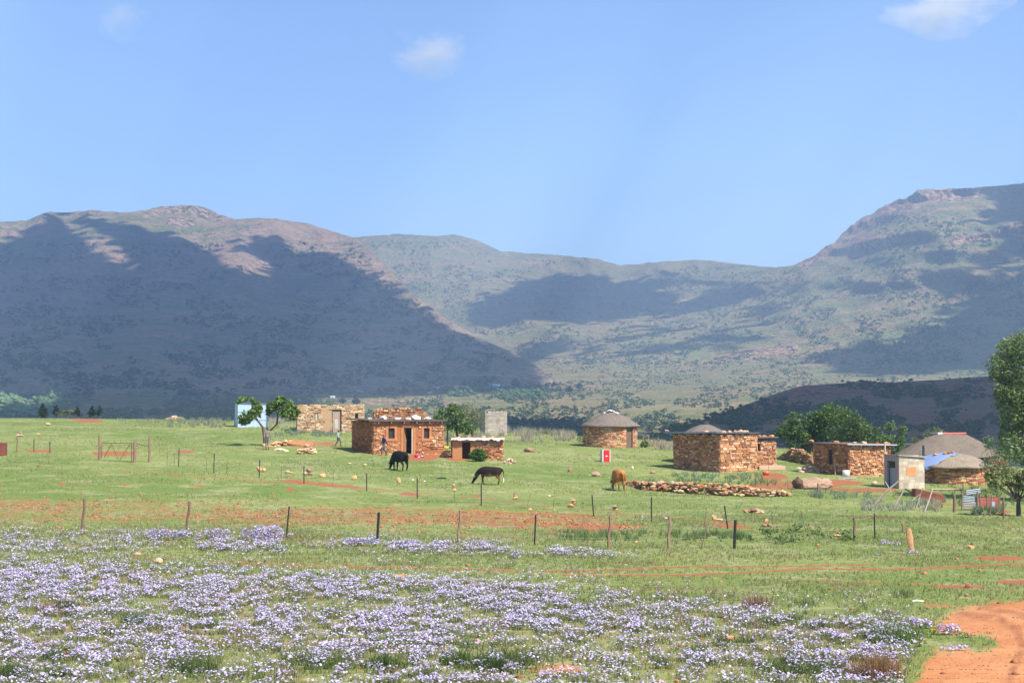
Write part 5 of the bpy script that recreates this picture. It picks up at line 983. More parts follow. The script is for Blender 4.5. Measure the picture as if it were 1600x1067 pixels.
# far pines and bush on left crest
for i, (u, v, w_, hh, kd, lab) in enumerate([(66, 650, 20, 22, 0, 'widest dark pine on the left crest, leftmost of its row'), (88, 646, 13, 15, 0, 'second dark pine from the left on the crest'), (121, 649, 13, 18, 0, 'narrow dark pine just right of the olive bush on the crest'), (144, 648, 15, 17, 0, 'dark pine second from the right on the crest'), (156, 648, 11, 17, 0, 'rightmost dark pine on the left crest'), (104, 651, 30, 14, 1, 'pale olive bush among the pines on the left crest')]):
    d_ = 235; bs = pt(u, v+4, d_); k = 1/pxm(d_); q = random.Random(i)
    if kd == 0: cl = [(q.uniform(-.2, .2)*w_*k*(1-j/6), q.uniform(-.4, .4), hh*k*(.15+.14*j)+.3, w_*k*.42*(1-j/7.5)) for j in range(6)]+[(q.uniform(-.3, .3)*w_*k, 0, hh*k*q.uniform(.3, .6), w_*k*.25) for _ in range(3)]
    else: cl = [((j-2)*w_*k*.2, 0, hh*k*q.uniform(.35, .6)+.2, hh*k*.38) for j in range(5)]
    tree('pine_tree' if kd == 0 else 'olive_bush', bs, cl, [([(0, 0, -2.5), (0, 0, hh*k*.9)], [.16, .05])], [(.025, .05, .03), (.035, .065, .03), (.02, .035, .02)] if kd == 0 else OL, 330, .3, lab, 'tree' if kd == 0 else 'bush', 'pines on the far crest' if kd == 0 else None, seed=60+i, inner=.2)
# leafy plants by the round hut, nettles etc
for u, v, w_, hh, lab, cc in ((1007, 699, 8, 12, 'bright green leafy plant beside the pole rack', MD), (828, 676, 10, 12, 'light green bush on the crest among dry grass', MD), (540, 0, 0, 0, '', MD)):
    if not w_: continue
    bs = gpt(u, v); k = 1/pxm(bs.y); tree('leafy_plant', bs, [(0, 0, hh*k*.5, hh*k*.5), (w_*k*.5, 0, hh*k*.35, hh*k*.35), (-w_*k*.4, 0, hh*k*.3, hh*k*.35)], [], cc, 900, .2, lab, 'plant', seed=u)
bs = gpt(909, 692); tree('dark_shrub', bs, [(0, .3, .35, .5), (.4, .3, .3, .4)], [], DK, 700, .14, 'low dark shrub at the left foot of the lone round hut', 'shrub', seed=88)
# green thicket by the fence
bs = gpt(1240, 852); cl = []
q = random.Random(4)
for i in range(34):
    u = q.uniform(1165, 1345); v = 845+q.uniform(-9, 10)-8*(1-abs(u-1250)/95); p = gpt(u, v)-bs; cl.append((p.x, p.y, p.z+.12, q.uniform(.3, .52)*(1.15-abs(u-1245)/140)))
tree('green_thicket', bs, cl, [], [(.07, .13, .03), (.10, .17, .045), (.05, .09, .02), (.14, .19, .07)], 420, .12, 'low spreading dark green thicket beside the sagging fence', 'thicket', seed=44, inner=.1, sq=.6)
# ------------------------------------------------------------------ stuff: grasses and scrub
def blades(name, P, hgt, wid, cols, label, cat, lean=.35, mat=M_leaf, nb=3):
    """tufts: nb thin triangles per root"""
    n = len(P)*nb; P = np.repeat(P, nb, 0)+np.c_[nr.normal(0, .03, (n, 2)), np.zeros(n)]; h_ = np.repeat(hgt, nb)*nr.uniform(.6, 1.2, n); w_ = np.repeat(wid, nb) if np.ndim(wid) else np.full(n, wid)
    a = nr.uniform(0, 2*np.pi, n); d = np.c_[np.cos(a), np.sin(a), np.zeros(n)]; l = nr.normal(0, lean, (n, 2))*h_[:, None]
    tip = P+np.c_[l, h_]; V = np.stack([P-d*w_[:, None]/2, P+d*w_[:, None]/2, tip], 1); C = np.repeat(np.repeat(cols, nb, 0)*nr.uniform(.75, 1.25, (n, 1)), 3, 0)
    o = np_mesh(name, V, np.arange(n*3).reshape(n, 3), mat, C); return tag(o, label, cat, kind='stuff')
def scatter(n, u0, u1, v0, v1, dmin=24, dmax=170):
    """points spread evenly over the ground between two depths"""
    y = np.sqrt(nr.uniform(dmin**2, dmax**2, n)); x = (nr.uniform(u0, u1, n)-800)/F*y; z = gz(x, y); u, v = proj(x, y, z); k = (v > v0) & (v < v1); return x[k], y[k], z[k], u[k], v[k]
GP = np.array([(.18, .215, .055), (.23, .25, .08), (.14, .18, .045), (.30, .285, .12), (.37, .33, .18)])
x, y, z, u, v = scatter(110000, -60, 1660, 640, 1100, 27, 78); m = soilmask(u, v); n1 = fbm(x/3, y/3, 3, 60); keep = (nr.random(len(x)) > m*1.25) & (nr.random(len(x)) < .35+1.1*(n1-.3)); x, y, z, u, v, n1 = [a[keep] for a in (x, y, z, u, v, n1)]
c = GP[nr.integers(0, 5, len(x))]; br = fbm(x/2, y/2, 2, 61) > .62; c = np.where(br[:, None], np.array([[.28, .20, .10]]), c)
blades('meadow_grass', np.c_[x, y, z], .06+.13*n1*nr.random(len(x)), .02, c, 'short green and straw coloured grass among the flowers and fence', 'grass')
x, y, z, u, v = scatter(90000, -60, 1660, 640, 900, 72, 185); m = soilmask(u, v); n1 = fbm(x/5, y/5, 3, 62); keep = (nr.random(len(x)) > m*1.1) & (nr.random(len(x)) < np.clip((n1-.38)*3.2, .06, 1)); x, y, z, u, v, n1 = [a[keep] for a in (x, y, z, u, v, n1)]
blades('far_meadow_grass', np.c_[x, y, z], .07+.12*n1*nr.random(len(x)), .035, GP[nr.integers(0, 5, len(x))], 'green grass over the upper meadow between the houses', 'grass', nb=2)
# dry pale grass and grey-green scrub along the crest and by the poles
P = []; C = []; H_ = []
for (u0, u1, va, vb_, n, hh, pal) in [(776, 900, 690, 668, 2600, .75, [(.40, .34, .24), (.34, .30, .22), (.46, .40, .30), (.2, .22, .13)]), (790, 850, 690, 684, 900, .5, [(.36, .28, .22), (.42, .36, .28)]), (1008, 1066, 702, 694, 900, .6, [(.44, .36, .26), (.36, .32, .2)]), (640, 790, 688, 680, 1200, .6, [(.24, .26, .14), (.34, .33, .22)]),
        (420, 455, 668, 655, 600, .6, [(.34, .32, .24), (.42, .36, .28)]), (430, 540, 682, 668, 1600, .35, [(.22, .27, .18), (.28, .32, .22), (.16, .2, .12)]), (262, 360, 668, 655, 1700, .45, [(.22, .26, .16), (.32, .33, .22), (.18, .2, .12)]), (180, 330, 662, 655, 500, .3, [(.28, .28, .18)]),
        (1262, 1300, 778, 770, 500, .3, [(.26, .29, .18), (.2, .24, .12)]), (1345, 1480, 799, 782, 1500, .28, [(.38, .37, .27), (.30, .33, .22), (.46, .40, .30), (.2, .26, .13)]), (1300, 1360, 780, 768, 350, .2, [(.2, .27, .12), (.3, .32, .22)]), (1520, 1570, 806, 786, 900, .35, [(.14, .2, .08), (.2, .24, .12), (.24, .22, .14)]), (1460, 1475, 799, 794, 260, .4, [(.42, .34, .22)]),
        (1050, 1190, 752, 742, 1300, .28, [(.16, .26, .06), (.45, .5, .38), (.12, .2, .05)]), (1275, 1310, 735, 712, 500, .5, [(.2, .2, .14), (.16, .22, .09)]), (960, 1240, 760, 752, 500, .35, [(.12, .2, .06), (.2, .26, .12)]), (1480, 1600, 792, 760, 700, .3, [(.14, .2, .06), (.22, .26, .1)]),
        (1030, 1175, 845, 835, 500, .28, [(.12, .19, .06), (.16, .23, .08)]), (870, 1010, 845, 832, 500, .28, [(.12, .19, .06), (.16, .23, .08)]), (440, 620, 735, 715, 260, .2, [(.3, .32, .2)]), (1390, 1560, 780, 745, 300, .2, [(.14, .2, .06)])]:
    for i in range(n):
        uu_ = rnd.uniform(u0, u1); vv_ = rnd.uniform(vb_, va)+rnd.gauss(0, 1)
        if vnoise(uu_/7, vv_/4, 33) < .5: continue
        d0 = 1; P.append((uu_, vv_)); C.append(rnd.choice(pal)); H_.append(hh*rnd.uniform(.5, 1.2))
def gpts(PQ):
    PQ = np.array(PQ); a, b = ray(PQ[:, 0], PQ[:, 1]); ds_ = np.arange(20, 215, .5)[:, None]; dz = CZ+b*ds_-gz(a*ds_, ds_+0*a); k = np.argmax(dz < 0, 0); k = np.where(dz.min(0) < 0, k, 320)
    d = ds_[k, 0]; return np.c_[a*d, d, gz(a*d, d)]
blades('dry_scrub', gpts(P), np.array(H_), .035, np.array(C), 'dry pale grass and grey green scrub along the crest and by the leaning poles', 'scrub', lean=.25, nb=4)
# ------------------------------------------------------------------ the flowers
x, y, z, u, v = scatter(330000, -60, 1600, 800, 1120, 26.5, 70); f_ = flowermask(u, v)
cl_ = fbm(x/.34, y/.5, 3, 70); cl2 = fbm(x/2.6, y/3.5, 2, 71); keep = nr.random(len(x)) < f_*np.clip((cl_-.40)*5.5, .0, 1)*np.clip((cl2-.22)*2.6, .45, 1)*1.25
x, y, z, u, v, cl_ = [a[keep] for a in (x, y, z, u, v, cl_)]; n = len(x); print('flowers', n)
hgt = .07+.26*np.clip(cl_-.42, 0, .4)+nr.uniform(0, .07, n)
LI = np.array([(.52, .44, .72), (.60, .52, .78), (.68, .62, .82), (.46, .34, .64), (.60, .46, .70), (.64, .58, .78)])
c = LI[nr.integers(0, 6, n)]; s = nr.uniform(.016, .030, n)
a0 = nr.uniform(0, 6.28, n); tl = nr.normal(0, .35, (n, 2)); C0 = np.c_[x, y, z+hgt]; V = []
V.append(C0+np.c_[np.zeros(n), np.zeros(n), s*.45])
for k_ in range(5):
    an = a0+k_*2*np.pi/5; dx, dy = np.cos(an)*s, np.sin(an)*s; V.append(C0+np.c_[dx, dy, dx*tl[:, 0]+dy*tl[:, 1]])
V = np.stack(V, 1); b_ = np.arange(n)[:, None, None]*6; fa = np.array([[0, k_+1, (k_+1) % 5+1] for k_ in range(5)])[None]; FF = (b_+fa).reshape(-1, 3)
cc = np.repeat(c[:, None, :], 6, 1)*np.array([1.0]+[.95]*5)[None, :, None]; cc[:, 0] = np.where(nr.random((n, 1)) < .12, [[.66, .62, .55]], cc[:, 0])
M_petal = colmat('petal', rough=.7, s=3, amp=.12, bmp=0, trans=.3)
tag(np_mesh('lilac_flowers', V, FF, M_petal, cc.reshape(-1, 3)), 'carpet of small lilac daisy flowers across the foreground', 'flowers', kind='stuff')
kk = nr.random(n) < .8
blades('flower_foliage', np.c_[x, y, z][kk], hgt[kk]*.95, .02, np.array([(.19, .22, .09), (.15, .18, .07), (.25, .25, .13)])[nr.integers(0, 3, int(kk.sum()))], 'grey green leaves and stems under the lilac flowers', 'foliage', lean=.3, nb=3)
# separate flowering bushes
def fbush(u, v, w_, hh, label, dens=1.0, seed=0):
    bs = gpt(u, v); k = 1/pxm(bs.y); q = np.random.default_rng(seed); h = empty('flowering_bush', bs, 0, label, 'bush', 'flowering bushes standing out from the carpet'); cl = []
    nb = max(2, int(w_/hh*1.6))
    for i in range(nb): cl.append(((i-(nb-1)/2)*w_*k/nb, q.uniform(-.1, .1), hh*k*q.uniform(.35, .5), hh*k*q.uniform(.42, .6)))
    P = crown_pts(cl, 2600, .3, .8, seed); leaf_mesh('foliage', P, .05, leafcols(len(P), [(.08, .10, .04), (.12, .13, .06), (.16, .12, .07)], P, seed), M_leaf, h)
    Q = crown_pts(cl, 4200*dens, .93, .85, seed+1)*np.array([1, 1, 1.05]); Q = Q[Q[:, 2] > hh*k*.25]; leaf_mesh('blossom', Q, .065, leafcols(len(Q), LI*1.0, Q, seed, .12), M_petal, h, up=1.5, aspect=.9)
fbush(1483, 992, 34, 20, 'purple bush on bare red soil at lower right', 1, 1); fbush(1510, 996, 30, 12, 'brownish half bare bush touching the purple bush at lower right', .3, 2); fbush(1455, 1009, 38, 15, 'purple bush on the left tip of the green islet', .7, 3); fbush(1492, 1016, 34, 9, 'low thin flowering bush on the lower edge of the green islet', .6, 4); fbush(1437, 981, 36, 18, 'dense purple bush at the right end of the flower carpet', 1, 5); fbush(1540, 1009, 12, 5, 'tiny flower tuft at the right tip of the green islet', .5, 6)
fbush(410, 846, 56, 26, 'largest lilac mound on the fence line at left', 1, 7); fbush(265, 844, 60, 20, 'lilac mound left of the wooden post near the fence', .8, 8); fbush(340, 842, 40, 17, 'lilac mound between a wooden and an iron fence post', .7, 9); fbush(565, 853, 48, 15, 'lilac mound just left of the black iron post', .8, 10); fbush(630, 855, 40, 13, 'lilac mound right of the black iron post', .8, 11); fbush(690, 855, 26, 13, 'lilac mound left of the knotty wooden post', .7, 12)
fbush(758, 858, 14, 11, 'small round lilac bush right of the knotty wooden post', 1, 13); fbush(736, 851, 10, 8, 'tiny lilac bush touching the knotty wooden post', 1, 14); fbush(1383, 851, 11, 9, 'small lilac bush left of the standing slab', .8, 15); fbush(1400, 853, 12, 8, 'small lilac bush nearest to the standing slab', .8, 16); fbush(1373, 867, 9, 5, 'small lilac tuft below the two bushes by the slab', .8, 17)
fbush(1425, 864, 22, 5, 'flat thin lilac tuft at the foot of the standing slab', .7, 18); fbush(806, 872, 10, 10, 'bright violet bush alone beyond the track', 1, 19); fbush(20, 842, 24, 12, 'lilac mound at the far left of the fence line', .6, 20); fbush(100, 842, 26, 12, 'lilac mound near the leftmost wooden post', .6, 21); fbush(1005, 809, 9, 4, 'tiny lilac tuft just left of a thin iron post', .8, 22); fbush(1035, 813, 12, 4, 'tiny grey lilac tuft just right of a thin iron post', .6, 23)
# grassy tufts standing darker in the near grass
P = []; C = []; H_ = []
for (cu, cv, sp_, n, hh, pal) in [(1395, 1000, 22, 420, .35, [(.12, .19, .04), (.16, .22, .06)]), (1370, 1058, 18, 420, .45, [(.32, .17, .07), (.26, .16, .07)]), (1180, 950, 10, 200, .4, [(.30, .2, .12)]), (88, 955, 14, 200, .3, [(.3, .22, .1)]), (100, 955, 8, 160, .35, [(.07, .1, .03)]), (85, 1032, 10, 120, .28, [(.09, .13, .04)]), (20, 1058, 14, 180, .28, [(.09, .13, .04)]), (215, 975, 12, 160, .3, [(.1, .17, .04)]), (600, 1045, 12, 160, .35, [(.08, .13, .03)]), (720, 1040, 14, 200, .35, [(.1, .15, .04)]), (790, 1040, 30, 320, .3, [(.12, .15, .05)]), (770, 1050, 10, 140, .35, [(.05, .09, .02)]), (300, 1050, 20, 300, .3, [(.12, .16, .05)]), (1240, 1050, 30, 300, .3, [(.13, .18, .05)]), (500, 1040, 30, 300, .3, [(.13, .17, .05)])]:
    for i in range(n): P.append((rnd.gauss(cu, sp_), min(rnd.gauss(cv, sp_*.25), 1085))); C.append(rnd.choice(pal)); H_.append(hh*rnd.uniform(.4, 1))
for cu in np.arange(6, 1420, 19):
    cv = rnd.uniform(925, 1075); nn_ = rnd.randint(30, 110); pc = rnd.choice([(.16, .20, .07), (.21, .24, .09), (.32, .26, .14), (.13, .17, .06), (.27, .28, .13)])
    for i in range(nn_): P.append((rnd.gauss(cu, 9), rnd.gauss(cv, 3))); C.append(pc); H_.append(rnd.uniform(.08, .22))
blades('grass_tufts', gpts(P), np.array(H_), .022, np.array(C), 'taller dark and russet grass tufts in the foreground', 'grass', lean=.3, nb=3)
# clods of the ploughed strip
P = []
while len(P) < 2600:
    u = rnd.uniform(-20, 1000); vv0 = np.interp(u, [0, 900, 1000], [798, 815, 826]); v = rnd.gauss(vv0, np.interp(u, [0, 800, 1000], [15, 11, 4]))
    if vnoise(u/40, v/8, 91) > .4: P.append((u, v))
for _ in range(200): P.append((rnd.uniform(800, 1010), rnd.gauss(822, 5)))
for _ in range(500):
    u, v = rnd.uniform(0, 1600), rnd.uniform(700, 1067)
    P.append((u, v))
for _ in range(700): P.append((rnd.uniform(1420, 1610), rnd.uniform(935, 1075)))
Q = gpts(P); n = len(Q); oc = np.array([(1, 0, 0), (0, 1, 0), (-1, 0, 0), (0, -1, 0), (0, 0, .7), (0, 0, -.4)], float); of = np.array([(0, 1, 4), (1, 2, 4), (2, 3, 4), (3, 0, 4), (1, 0, 5), (2, 1, 5), (3, 2, 5), (0, 3, 5)])
sz = nr.uniform(.03, .12, n)*nr.uniform(.5, 1.2, n); sz[-700:] *= .3; V = Q[:, None, :]+oc[None]*sz[:, None, None]*nr.uniform(.6, 1.3, (n, 6, 1)); cc = np.array([(.33, .13, .055), (.38, .17, .08), (.24, .09, .04)])[nr.integers(0, 3, n)]
tag(np_mesh('soil_clods', V, (np.arange(n)[:, None, None]*6+of[None]).reshape(-1, 3), M_mud, np.repeat(cc, 6, 0)), 'red clods of earth along the ploughed strip', 'soil clods', kind='stuff')
# ------------------------------------------------------------------ scrub on hillsides
def hillbush(name, df, rel_, u0, u1, v0, v1, n, smin, smax, pal, mat, label, seed, okf=None):
    q = np.random.default_rng(seed); U_ = q.uniform(u0, u1, n*3); V_ = q.uniform(v0, v1, n*3); k = fbm(U_/40, V_/14, 3, seed) > .47
    if okf is not None: k &= okf(U_, V_)
    U_, V_ = U_[k][:n], V_[k][:n]; n = len(U_); D_ = df(U_, V_); D_ = D_+rel_(U_, V_, D_); a, b = ray(U_, V_); P = np.c_[a*D_, D_, CZ+b*D_]
    m = 7; sz = q.uniform(smin, smax, n)*q.uniform(.6, 1.2, n); P = np.repeat(P, m, 0)+q.normal(size=(n*m, 3))*np.repeat(sz, m)[:, None]*np.array([.34, .34, .2])+np.c_[np.zeros((n*m, 2)), np.repeat(sz, m)*.22]
    s_ = np.repeat(sz, m)*q.uniform(.18, .34, n*m); V = P[:, None, :]+oc[None]*s_[:, None, None]*q.uniform(.7, 1.3, (n*m, 6, 1)); c = np.array(pal)[q.integers(0, len(pal), n)]
    tag(np_mesh(name, V, (np.arange(n*m)[:, None, None]*6+of[None]).reshape(-1, 3), mat, np.repeat(c, 6*m, 0)), label, 'scrub', kind='stuff')
M_bush = colmat('hill_bush', rough=1, s=.3, amp=.3, bmp=0, spec=0)
skm = lambda U_, V_: (V_ > np.interp(U_, *SK_M)+10) & ((U_ > 870) | (V_ > np.interp(U_, *SK_L)+4) & (V_ > 600) | (V_ < np.interp(U_, *SK_L)-6))
BP = [(.035, .06, .022), (.05, .08, .03), (.03, .045, .022), (.06, .09, .035)]
hillbush('hillside_scrub', mid_d, rel_mid, 480, 1640, 560, 676, 4600, 2, 4.2, BP, M_bush, 'dark bushes dotted over the green valley slopes', 3, skm)
hillbush('mountain_scrub', mid_d, rel_mid, 560, 1640, 340, 570, 6000, 3, 7, BP, M_bush, 'dark bushes dotted over the right mountain', 4, skm)
hillbush('ridge_scrub', near_d, rel_near, 1020, 1640, 592, 712, 1500, 2, 5, [(.03, .05, .018), (.04, .065, .022)], M_bush, 'dark bushes on the shaded brown ridge', 5, lambda U_, V_: V_ > np.interp(U_, *SK_D)+1)
hillbush('left_slope_scrub', left_d, rel_left, -20, 880, 380, 620, 2600, 4, 9, [(.04, .06, .03), (.05, .07, .03)], M_bush, 'dark bushes on the shaded left mountain', 6, lambda U_, V_: V_ > np.interp(U_, *SK_L)+12)
# ------------------------------------------------------------------ the far village
def vpt(u, v): return hpt(mid_d, rel_mid, u, v)
for i, (u, v, w_, hh, wc, rc, lab) in enumerate([(562, 613, 9, 3, (.4, .34, .28), (.45, .42, .4), 'tiny grey roofed house at far left of the valley village'), (608, 606, 9, 4, (.5, .48, .45), (.6, .62, .66), 'tiny pale house beside the dark village trees'), (714, 607, 10, 4, (.62, .52, .42), (.45, .3, .22), 'tiny cream house left of the lone dark tree'), (726, 607, 9, 4, (.55, .36, .26), (.5, .42, .36), 'tiny pinkish house touching the lone dark tree'),
        (754, 600, 9, 3, (.42, .28, .2), (.35, .25, .2), 'tiny brown hut above the white village house'), (771, 595, 8, 4, (.5, .42, .36), (.62, .64, .68), 'tiny silver roofed house in the upper village'), (800, 595, 12, 5, (.60, .36, .28), (.55, .3, .24), 'tiny pink house, uppermost in the middle of the village'), (776, 606, 11, 5, (.8, .8, .8), (.6, .72, .9), 'bright white village house with pale blue roof'),
        (790, 606, 10, 3, (.5, .32, .26), (.4, .28, .24), 'tiny brick red house just right of the white one'), (822, 605, 10, 4, (.3, .24, .22), (.25, .22, .22), 'tiny dark house below the round village tree'), (830, 608, 7, 3, (.6, .5, .4), (.5, .45, .4), 'tiny pale hut right of the dark village house'), (853, 592, 10, 4, (.56, .44, .38), (.6, .56, .52), 'tiny pale house left of the dark right village tree'),
        (848, 602, 7, 3, (.5, .3, .22), (.4, .3, .25), 'tiny reddish hut in the lower right village'), (683, 607, 7, 3, (.6, .5, .4), (.5, .4, .35), 'tiny hut between the two lone dark village trees'), (840, 589, 6, 3, (.66, .6, .52), (.5, .45, .4), 'tiny cream hut high at the right of the village'), (672, 615, 6, 3, (.5, .44, .36), (.5, .45, .4), 'tiny hut low at the left of the lone trees'), (520, 622, 7, 3, (.6, .55, .5), (.6, .6, .6), 'lowest and leftmost tiny pale house of the village')]):
    p_ = vpt(u, v); k = p_.y/F; h = empty('village_house', p_, R(rnd.uniform(-15, 20)), lab, 'house', 'far houses in the valley'); W = w_*k; H = hh*k; D = W*.55
    b = MB(); b.box(-W/2, W/2, 0, D, -2, H*.7, wc); wl_ = b.build('wall', M_mud, h)
    b = MB(); b.box(-W*.08, W*.08, -.12, -.02, -.3, H*.45, (.06, .04, .03)); b.build('door', M_wood, h)
    b = MB(); vs = [(-W*.55, -W*.05, H*.7), (W*.55, -W*.05, H*.7), (W*.55, D*1.08, H*.7), (-W*.55, D*1.08, H*.7), (-W*.55, D/2, H*1.15), (W*.55, D/2, H*1.15)]; b.add(vs, [(3, 2, 1, 0), (0, 1, 5, 4), (2, 3, 4, 5), (1, 2, 5), (3, 0, 4)], rc); b.build('roof', M_metal, h)
for i, (u, v, w_, hh, lab) in enumerate([(592, 605, 8, 15, 'tall dark village tree, left of a close pair'), (601, 605, 9, 13, 'tall dark village tree, right of a close pair'), (740, 609, 11, 13, 'lone dark tree beside the pinkish village house'), (704, 614, 9, 8, 'low round dark tree left of the village'), (806, 605, 15, 14, 'broad round tree in the middle of the village'), (859, 594, 9, 12, 'dark upright tree at the right of the village'), (866, 604, 9, 8, 'round tree low at the right of the village'), (556, 632, 14, 12, 'blue green tree below the village at left'), (632, 612, 10, 8, 'low tree between the village clusters'), (535, 630, 12, 10, 'dim tree at the far lower left of the village'), (820, 615, 10, 8, 'tree at the lower edge of the village'), (905, 607, 12, 9, 'bushy tree right beyond the village'), (890, 612, 12, 8, 'low bushy tree below the right village tree')]):
    p_ = vpt(u, v); k = p_.y/F; cl = [(rnd.uniform(-.2, .2)*w_*k, rnd.uniform(-1, 1), hh*k*f, w_*k*.4*(1.1-f*.5)) for f in (.3, .45, .6, .78)]+[(-w_*k*.25, 0, hh*k*.4, w_*k*.3), (w_*k*.25, 0, hh*k*.42, w_*k*.3)]
    tree('village_tree', p_, cl, [([(0, 0, -1), (0, 0, hh*k*.5)], [.4, .2])], [(.03, .06, .03), (.045, .08, .035), (.025, .045, .025)], 22, 1.1, lab, 'tree', 'far trees round the village', seed=200+i, inner=.2, aspect=.8)
hillbush('lower_valley_scrub', mid_d, rel_mid, -20, 560, 612, 668, 2600, 1.5, 4, [(.06, .09, .035), (.09, .12, .05)], M_bush, 'dim bushes on the shaded valley floor at left', 12)
hillbush('valley_wood', mid_d, rel_mid, 700, 850, 609, 626, 420, 4, 9, [(.06, .10, .045), (.08, .12, .05)], M_bush, 'hazy belt of trees below the far village', 9)
hillbush('left_wood', mid_d, rel_mid, -20, 92, 606, 652, 1300, 4, 10, [(.13, .19, .09), (.16, .22, .11), (.10, .16, .07)], M_bush, 'pale green woodland in sunlight at the far left of the valley', 10)
hillbush('gully_trees', mid_d, rel_mid, 770, 925, 660, 690, 220, 3, 7, [(.03, .05, .03)], M_bush, 'dark trees in the shaded gully beyond the crest', 11)
# ------------------------------------------------------------------ figures
def skin(name, V, E, Rr, mat, parent=None, colf=None, lvl=2, loc=None, rz=0, flat=None):
    me = bpy.data.meshes.new('t'); me.from_pydata([tuple(v) for v in V], E, []); o = bpy.data.objects.new('t', me); col.objects.link(o)
    o.modifiers.new('s', 'SKIN'); me.update()
    if not me.skin_vertices: 
        bm = bmesh.new(); bm.from_mesh(me); bm.verts.layers.skin.verify(); bm.to_mesh(me); bm.free()
    sv = me.skin_vertices[0].data
    for i, r in enumerate(Rr): sv[i].radius = r if isinstance(r, tuple) else (r, r)
    sv[0].use_root = True; m = o.modifiers.new('u', 'SUBSURF'); m.levels = lvl; m.render_levels = lvl
    dg = bpy.context.evaluated_depsgraph_get(); nm = bpy.data.meshes.new_from_object(o.evaluated_get(dg)); bpy.data.objects.remove(o); nm.name = name
    n = len(nm.vertices); co = np.empty(n*3, np.float32); nm.vertices.foreach_get('co', co); co = co.reshape(-1, 3)
    at = nm.color_attributes.new('col', 'FLOAT_COLOR', 'POINT'); c = np.ones((n, 4), np.float32); c[:, :3] = colf(co) if callable(colf) else colf; at.data.foreach_set('color', c.ravel())
    nm.polygons.foreach_set('use_smooth', np.ones(len(nm.polygons), bool)); nm.materials.clear(); nm.materials.append(mat)
    ob = bpy.data.objects.new(name, nm); col.objects.link(ob)
    if parent: ob.parent = parent
    if loc is not None: ob.location = loc
    ob.rotation_euler.z = rz; return ob
def chain(V, E, Rr, start, pts):
    p = start
    for (x, y, z, r) in pts: V.append((x, y, z)); Rr.append(r); E.append((p, len(V)-1)); p = len(V)-1
    return p
def cow(u, v, rot, sc_, hide, label, spread=1.0, bull=False, horn=(.55, .45, .3), head_z=0, swing=(0, 0, 0, 0)):
    base = gpt(u, v); h = empty('cow', base, rot, label, 'cow', 'cattle grazing on the meadow'); h.scale = (sc_,)*3
    V = [(.55, 0, 1.02)]; Rr = [(.31, .35)]; E = []      # hips (root)
    a = chain(V, E, Rr, 0, [(.82, 0, 1.08, (.24, .27)), (.98, 0, 1.10, (.13, .16))])
    tail = chain(V, E, Rr, a, [(1.10, 0, 1.06, .045), (1.15, .02, .75, .028), (1.13, .03, .45, .03), (1.12, .03, .28, .045), (1.12, .03, .16, .02)])
    sh = chain(V, E, Rr, 0, [(.2, 0, .94, (.36, .42)), (-.15, 0, .93, (.35, .42)), (-.48, 0, 1.0, (.28, .38)), (-.70, 0, 1.02, (.2, .27))])
    hd = chain(V, E, Rr, sh, [(-.92, 0, .86, (.14, .20)), (-1.08, 0, .60, (.11, .16)), (-1.17, 0, .42, (.105, .13)), (-1.25, 0, .28, (.10, .11)), (-1.33, 0, .15, (.07, .075)), (-1.37, 0, .08, (.065, .06))])
    hi = len(V)-4
    for sgn, k1 in ((-1, 0), (1, 1)):
        fs, hs = swing[k1], swing[2+k1]
        chain(V, E, Rr, 4+5, [(-.52, .17*sgn, .74, (.12, .13)), (-.52+fs*.5, .17*sgn, .46, .068), (-.52+fs*.8, .17*sgn, .40, .062), (-.50+fs*1.2, .17*sgn, .14, .045), (-.53+fs*1.3, .17*sgn, .03, .06)])
        chain(V, E, Rr, 0, [(.72, .19*sgn, .78, (.15, .19)), (.62+hs*.4, .2*sgn, .62, (.10, .13)), (.84+hs*.8, .19*sgn, .42, .062), (.82+hs*1.0, .19*sgn, .36, .052), (.76+hs*1.2, .19*sgn, .13, .045), (.73+hs*1.3, .19*sgn, .03, .06)])
        chain(V, E, Rr, hi-1, [(-1.10, .16*sgn, .47, (.035, .05)), (-1.06, .26*sgn, .45, (.02, .04))])
    if bull: chain(V, E, Rr, 0, [(.1, 0, .62, .1), (.0, 0, .5, .05)])
    skin('body', V, E, Rr, M_hide, h, hide)
    for sgn in (-1, 1):
        b = MB(); b.tube([(-1.12, .07*sgn, .52), (-1.14, .2*sgn, .60), (-1.22, .25*sgn, .72), (-1.24, .2*sgn, .80)], [.032, .027, .018, .006], 7, horn); b.build('horn', M_plastic, h, smooth=True)
        b = MB(); b.rock((-1.25, .085*sgn, .31), (.022, .014, .02), (.01, .008, .006), seed=1, jag=0); b.build('eye', M_plastic, h, smooth=True)
    return h
def c_black(co): c = np.tile([.012, .010, .011], (len(co), 1)); return c
def c_two(co):
    x, y, z = co.T; c = np.tile([.022, .013, .011], (len(co), 1)); leg = (z < .80) & (x > -.9); c[leg] = (.13, .055, .025); c[(z < .80) & (x > .45) & (z > .25)] = (.17, .07, .03)
    c[(z < .70) & (x > -.3) & (x < .55) & (np.abs(y) < .30)] = (.42, .33, .22); c[(x > 1.06) & (z < .55)] = (.8, .76, .7); c[(z < .06)] = (.03, .02, .02); c[(x < -1.3) & (z < .12)] = (.06, .04, .035); return c
def c_brown(co):
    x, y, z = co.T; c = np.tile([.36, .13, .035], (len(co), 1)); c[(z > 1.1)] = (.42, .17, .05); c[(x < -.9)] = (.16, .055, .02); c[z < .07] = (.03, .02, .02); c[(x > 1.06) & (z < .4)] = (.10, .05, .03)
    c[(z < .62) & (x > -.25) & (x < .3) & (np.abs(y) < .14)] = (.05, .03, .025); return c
cow(624, 735, R(-57), 1.0, c_black, 'black cow with pale horns grazing in front of the open house door', swing=(.06, -.08, .05, -.06))
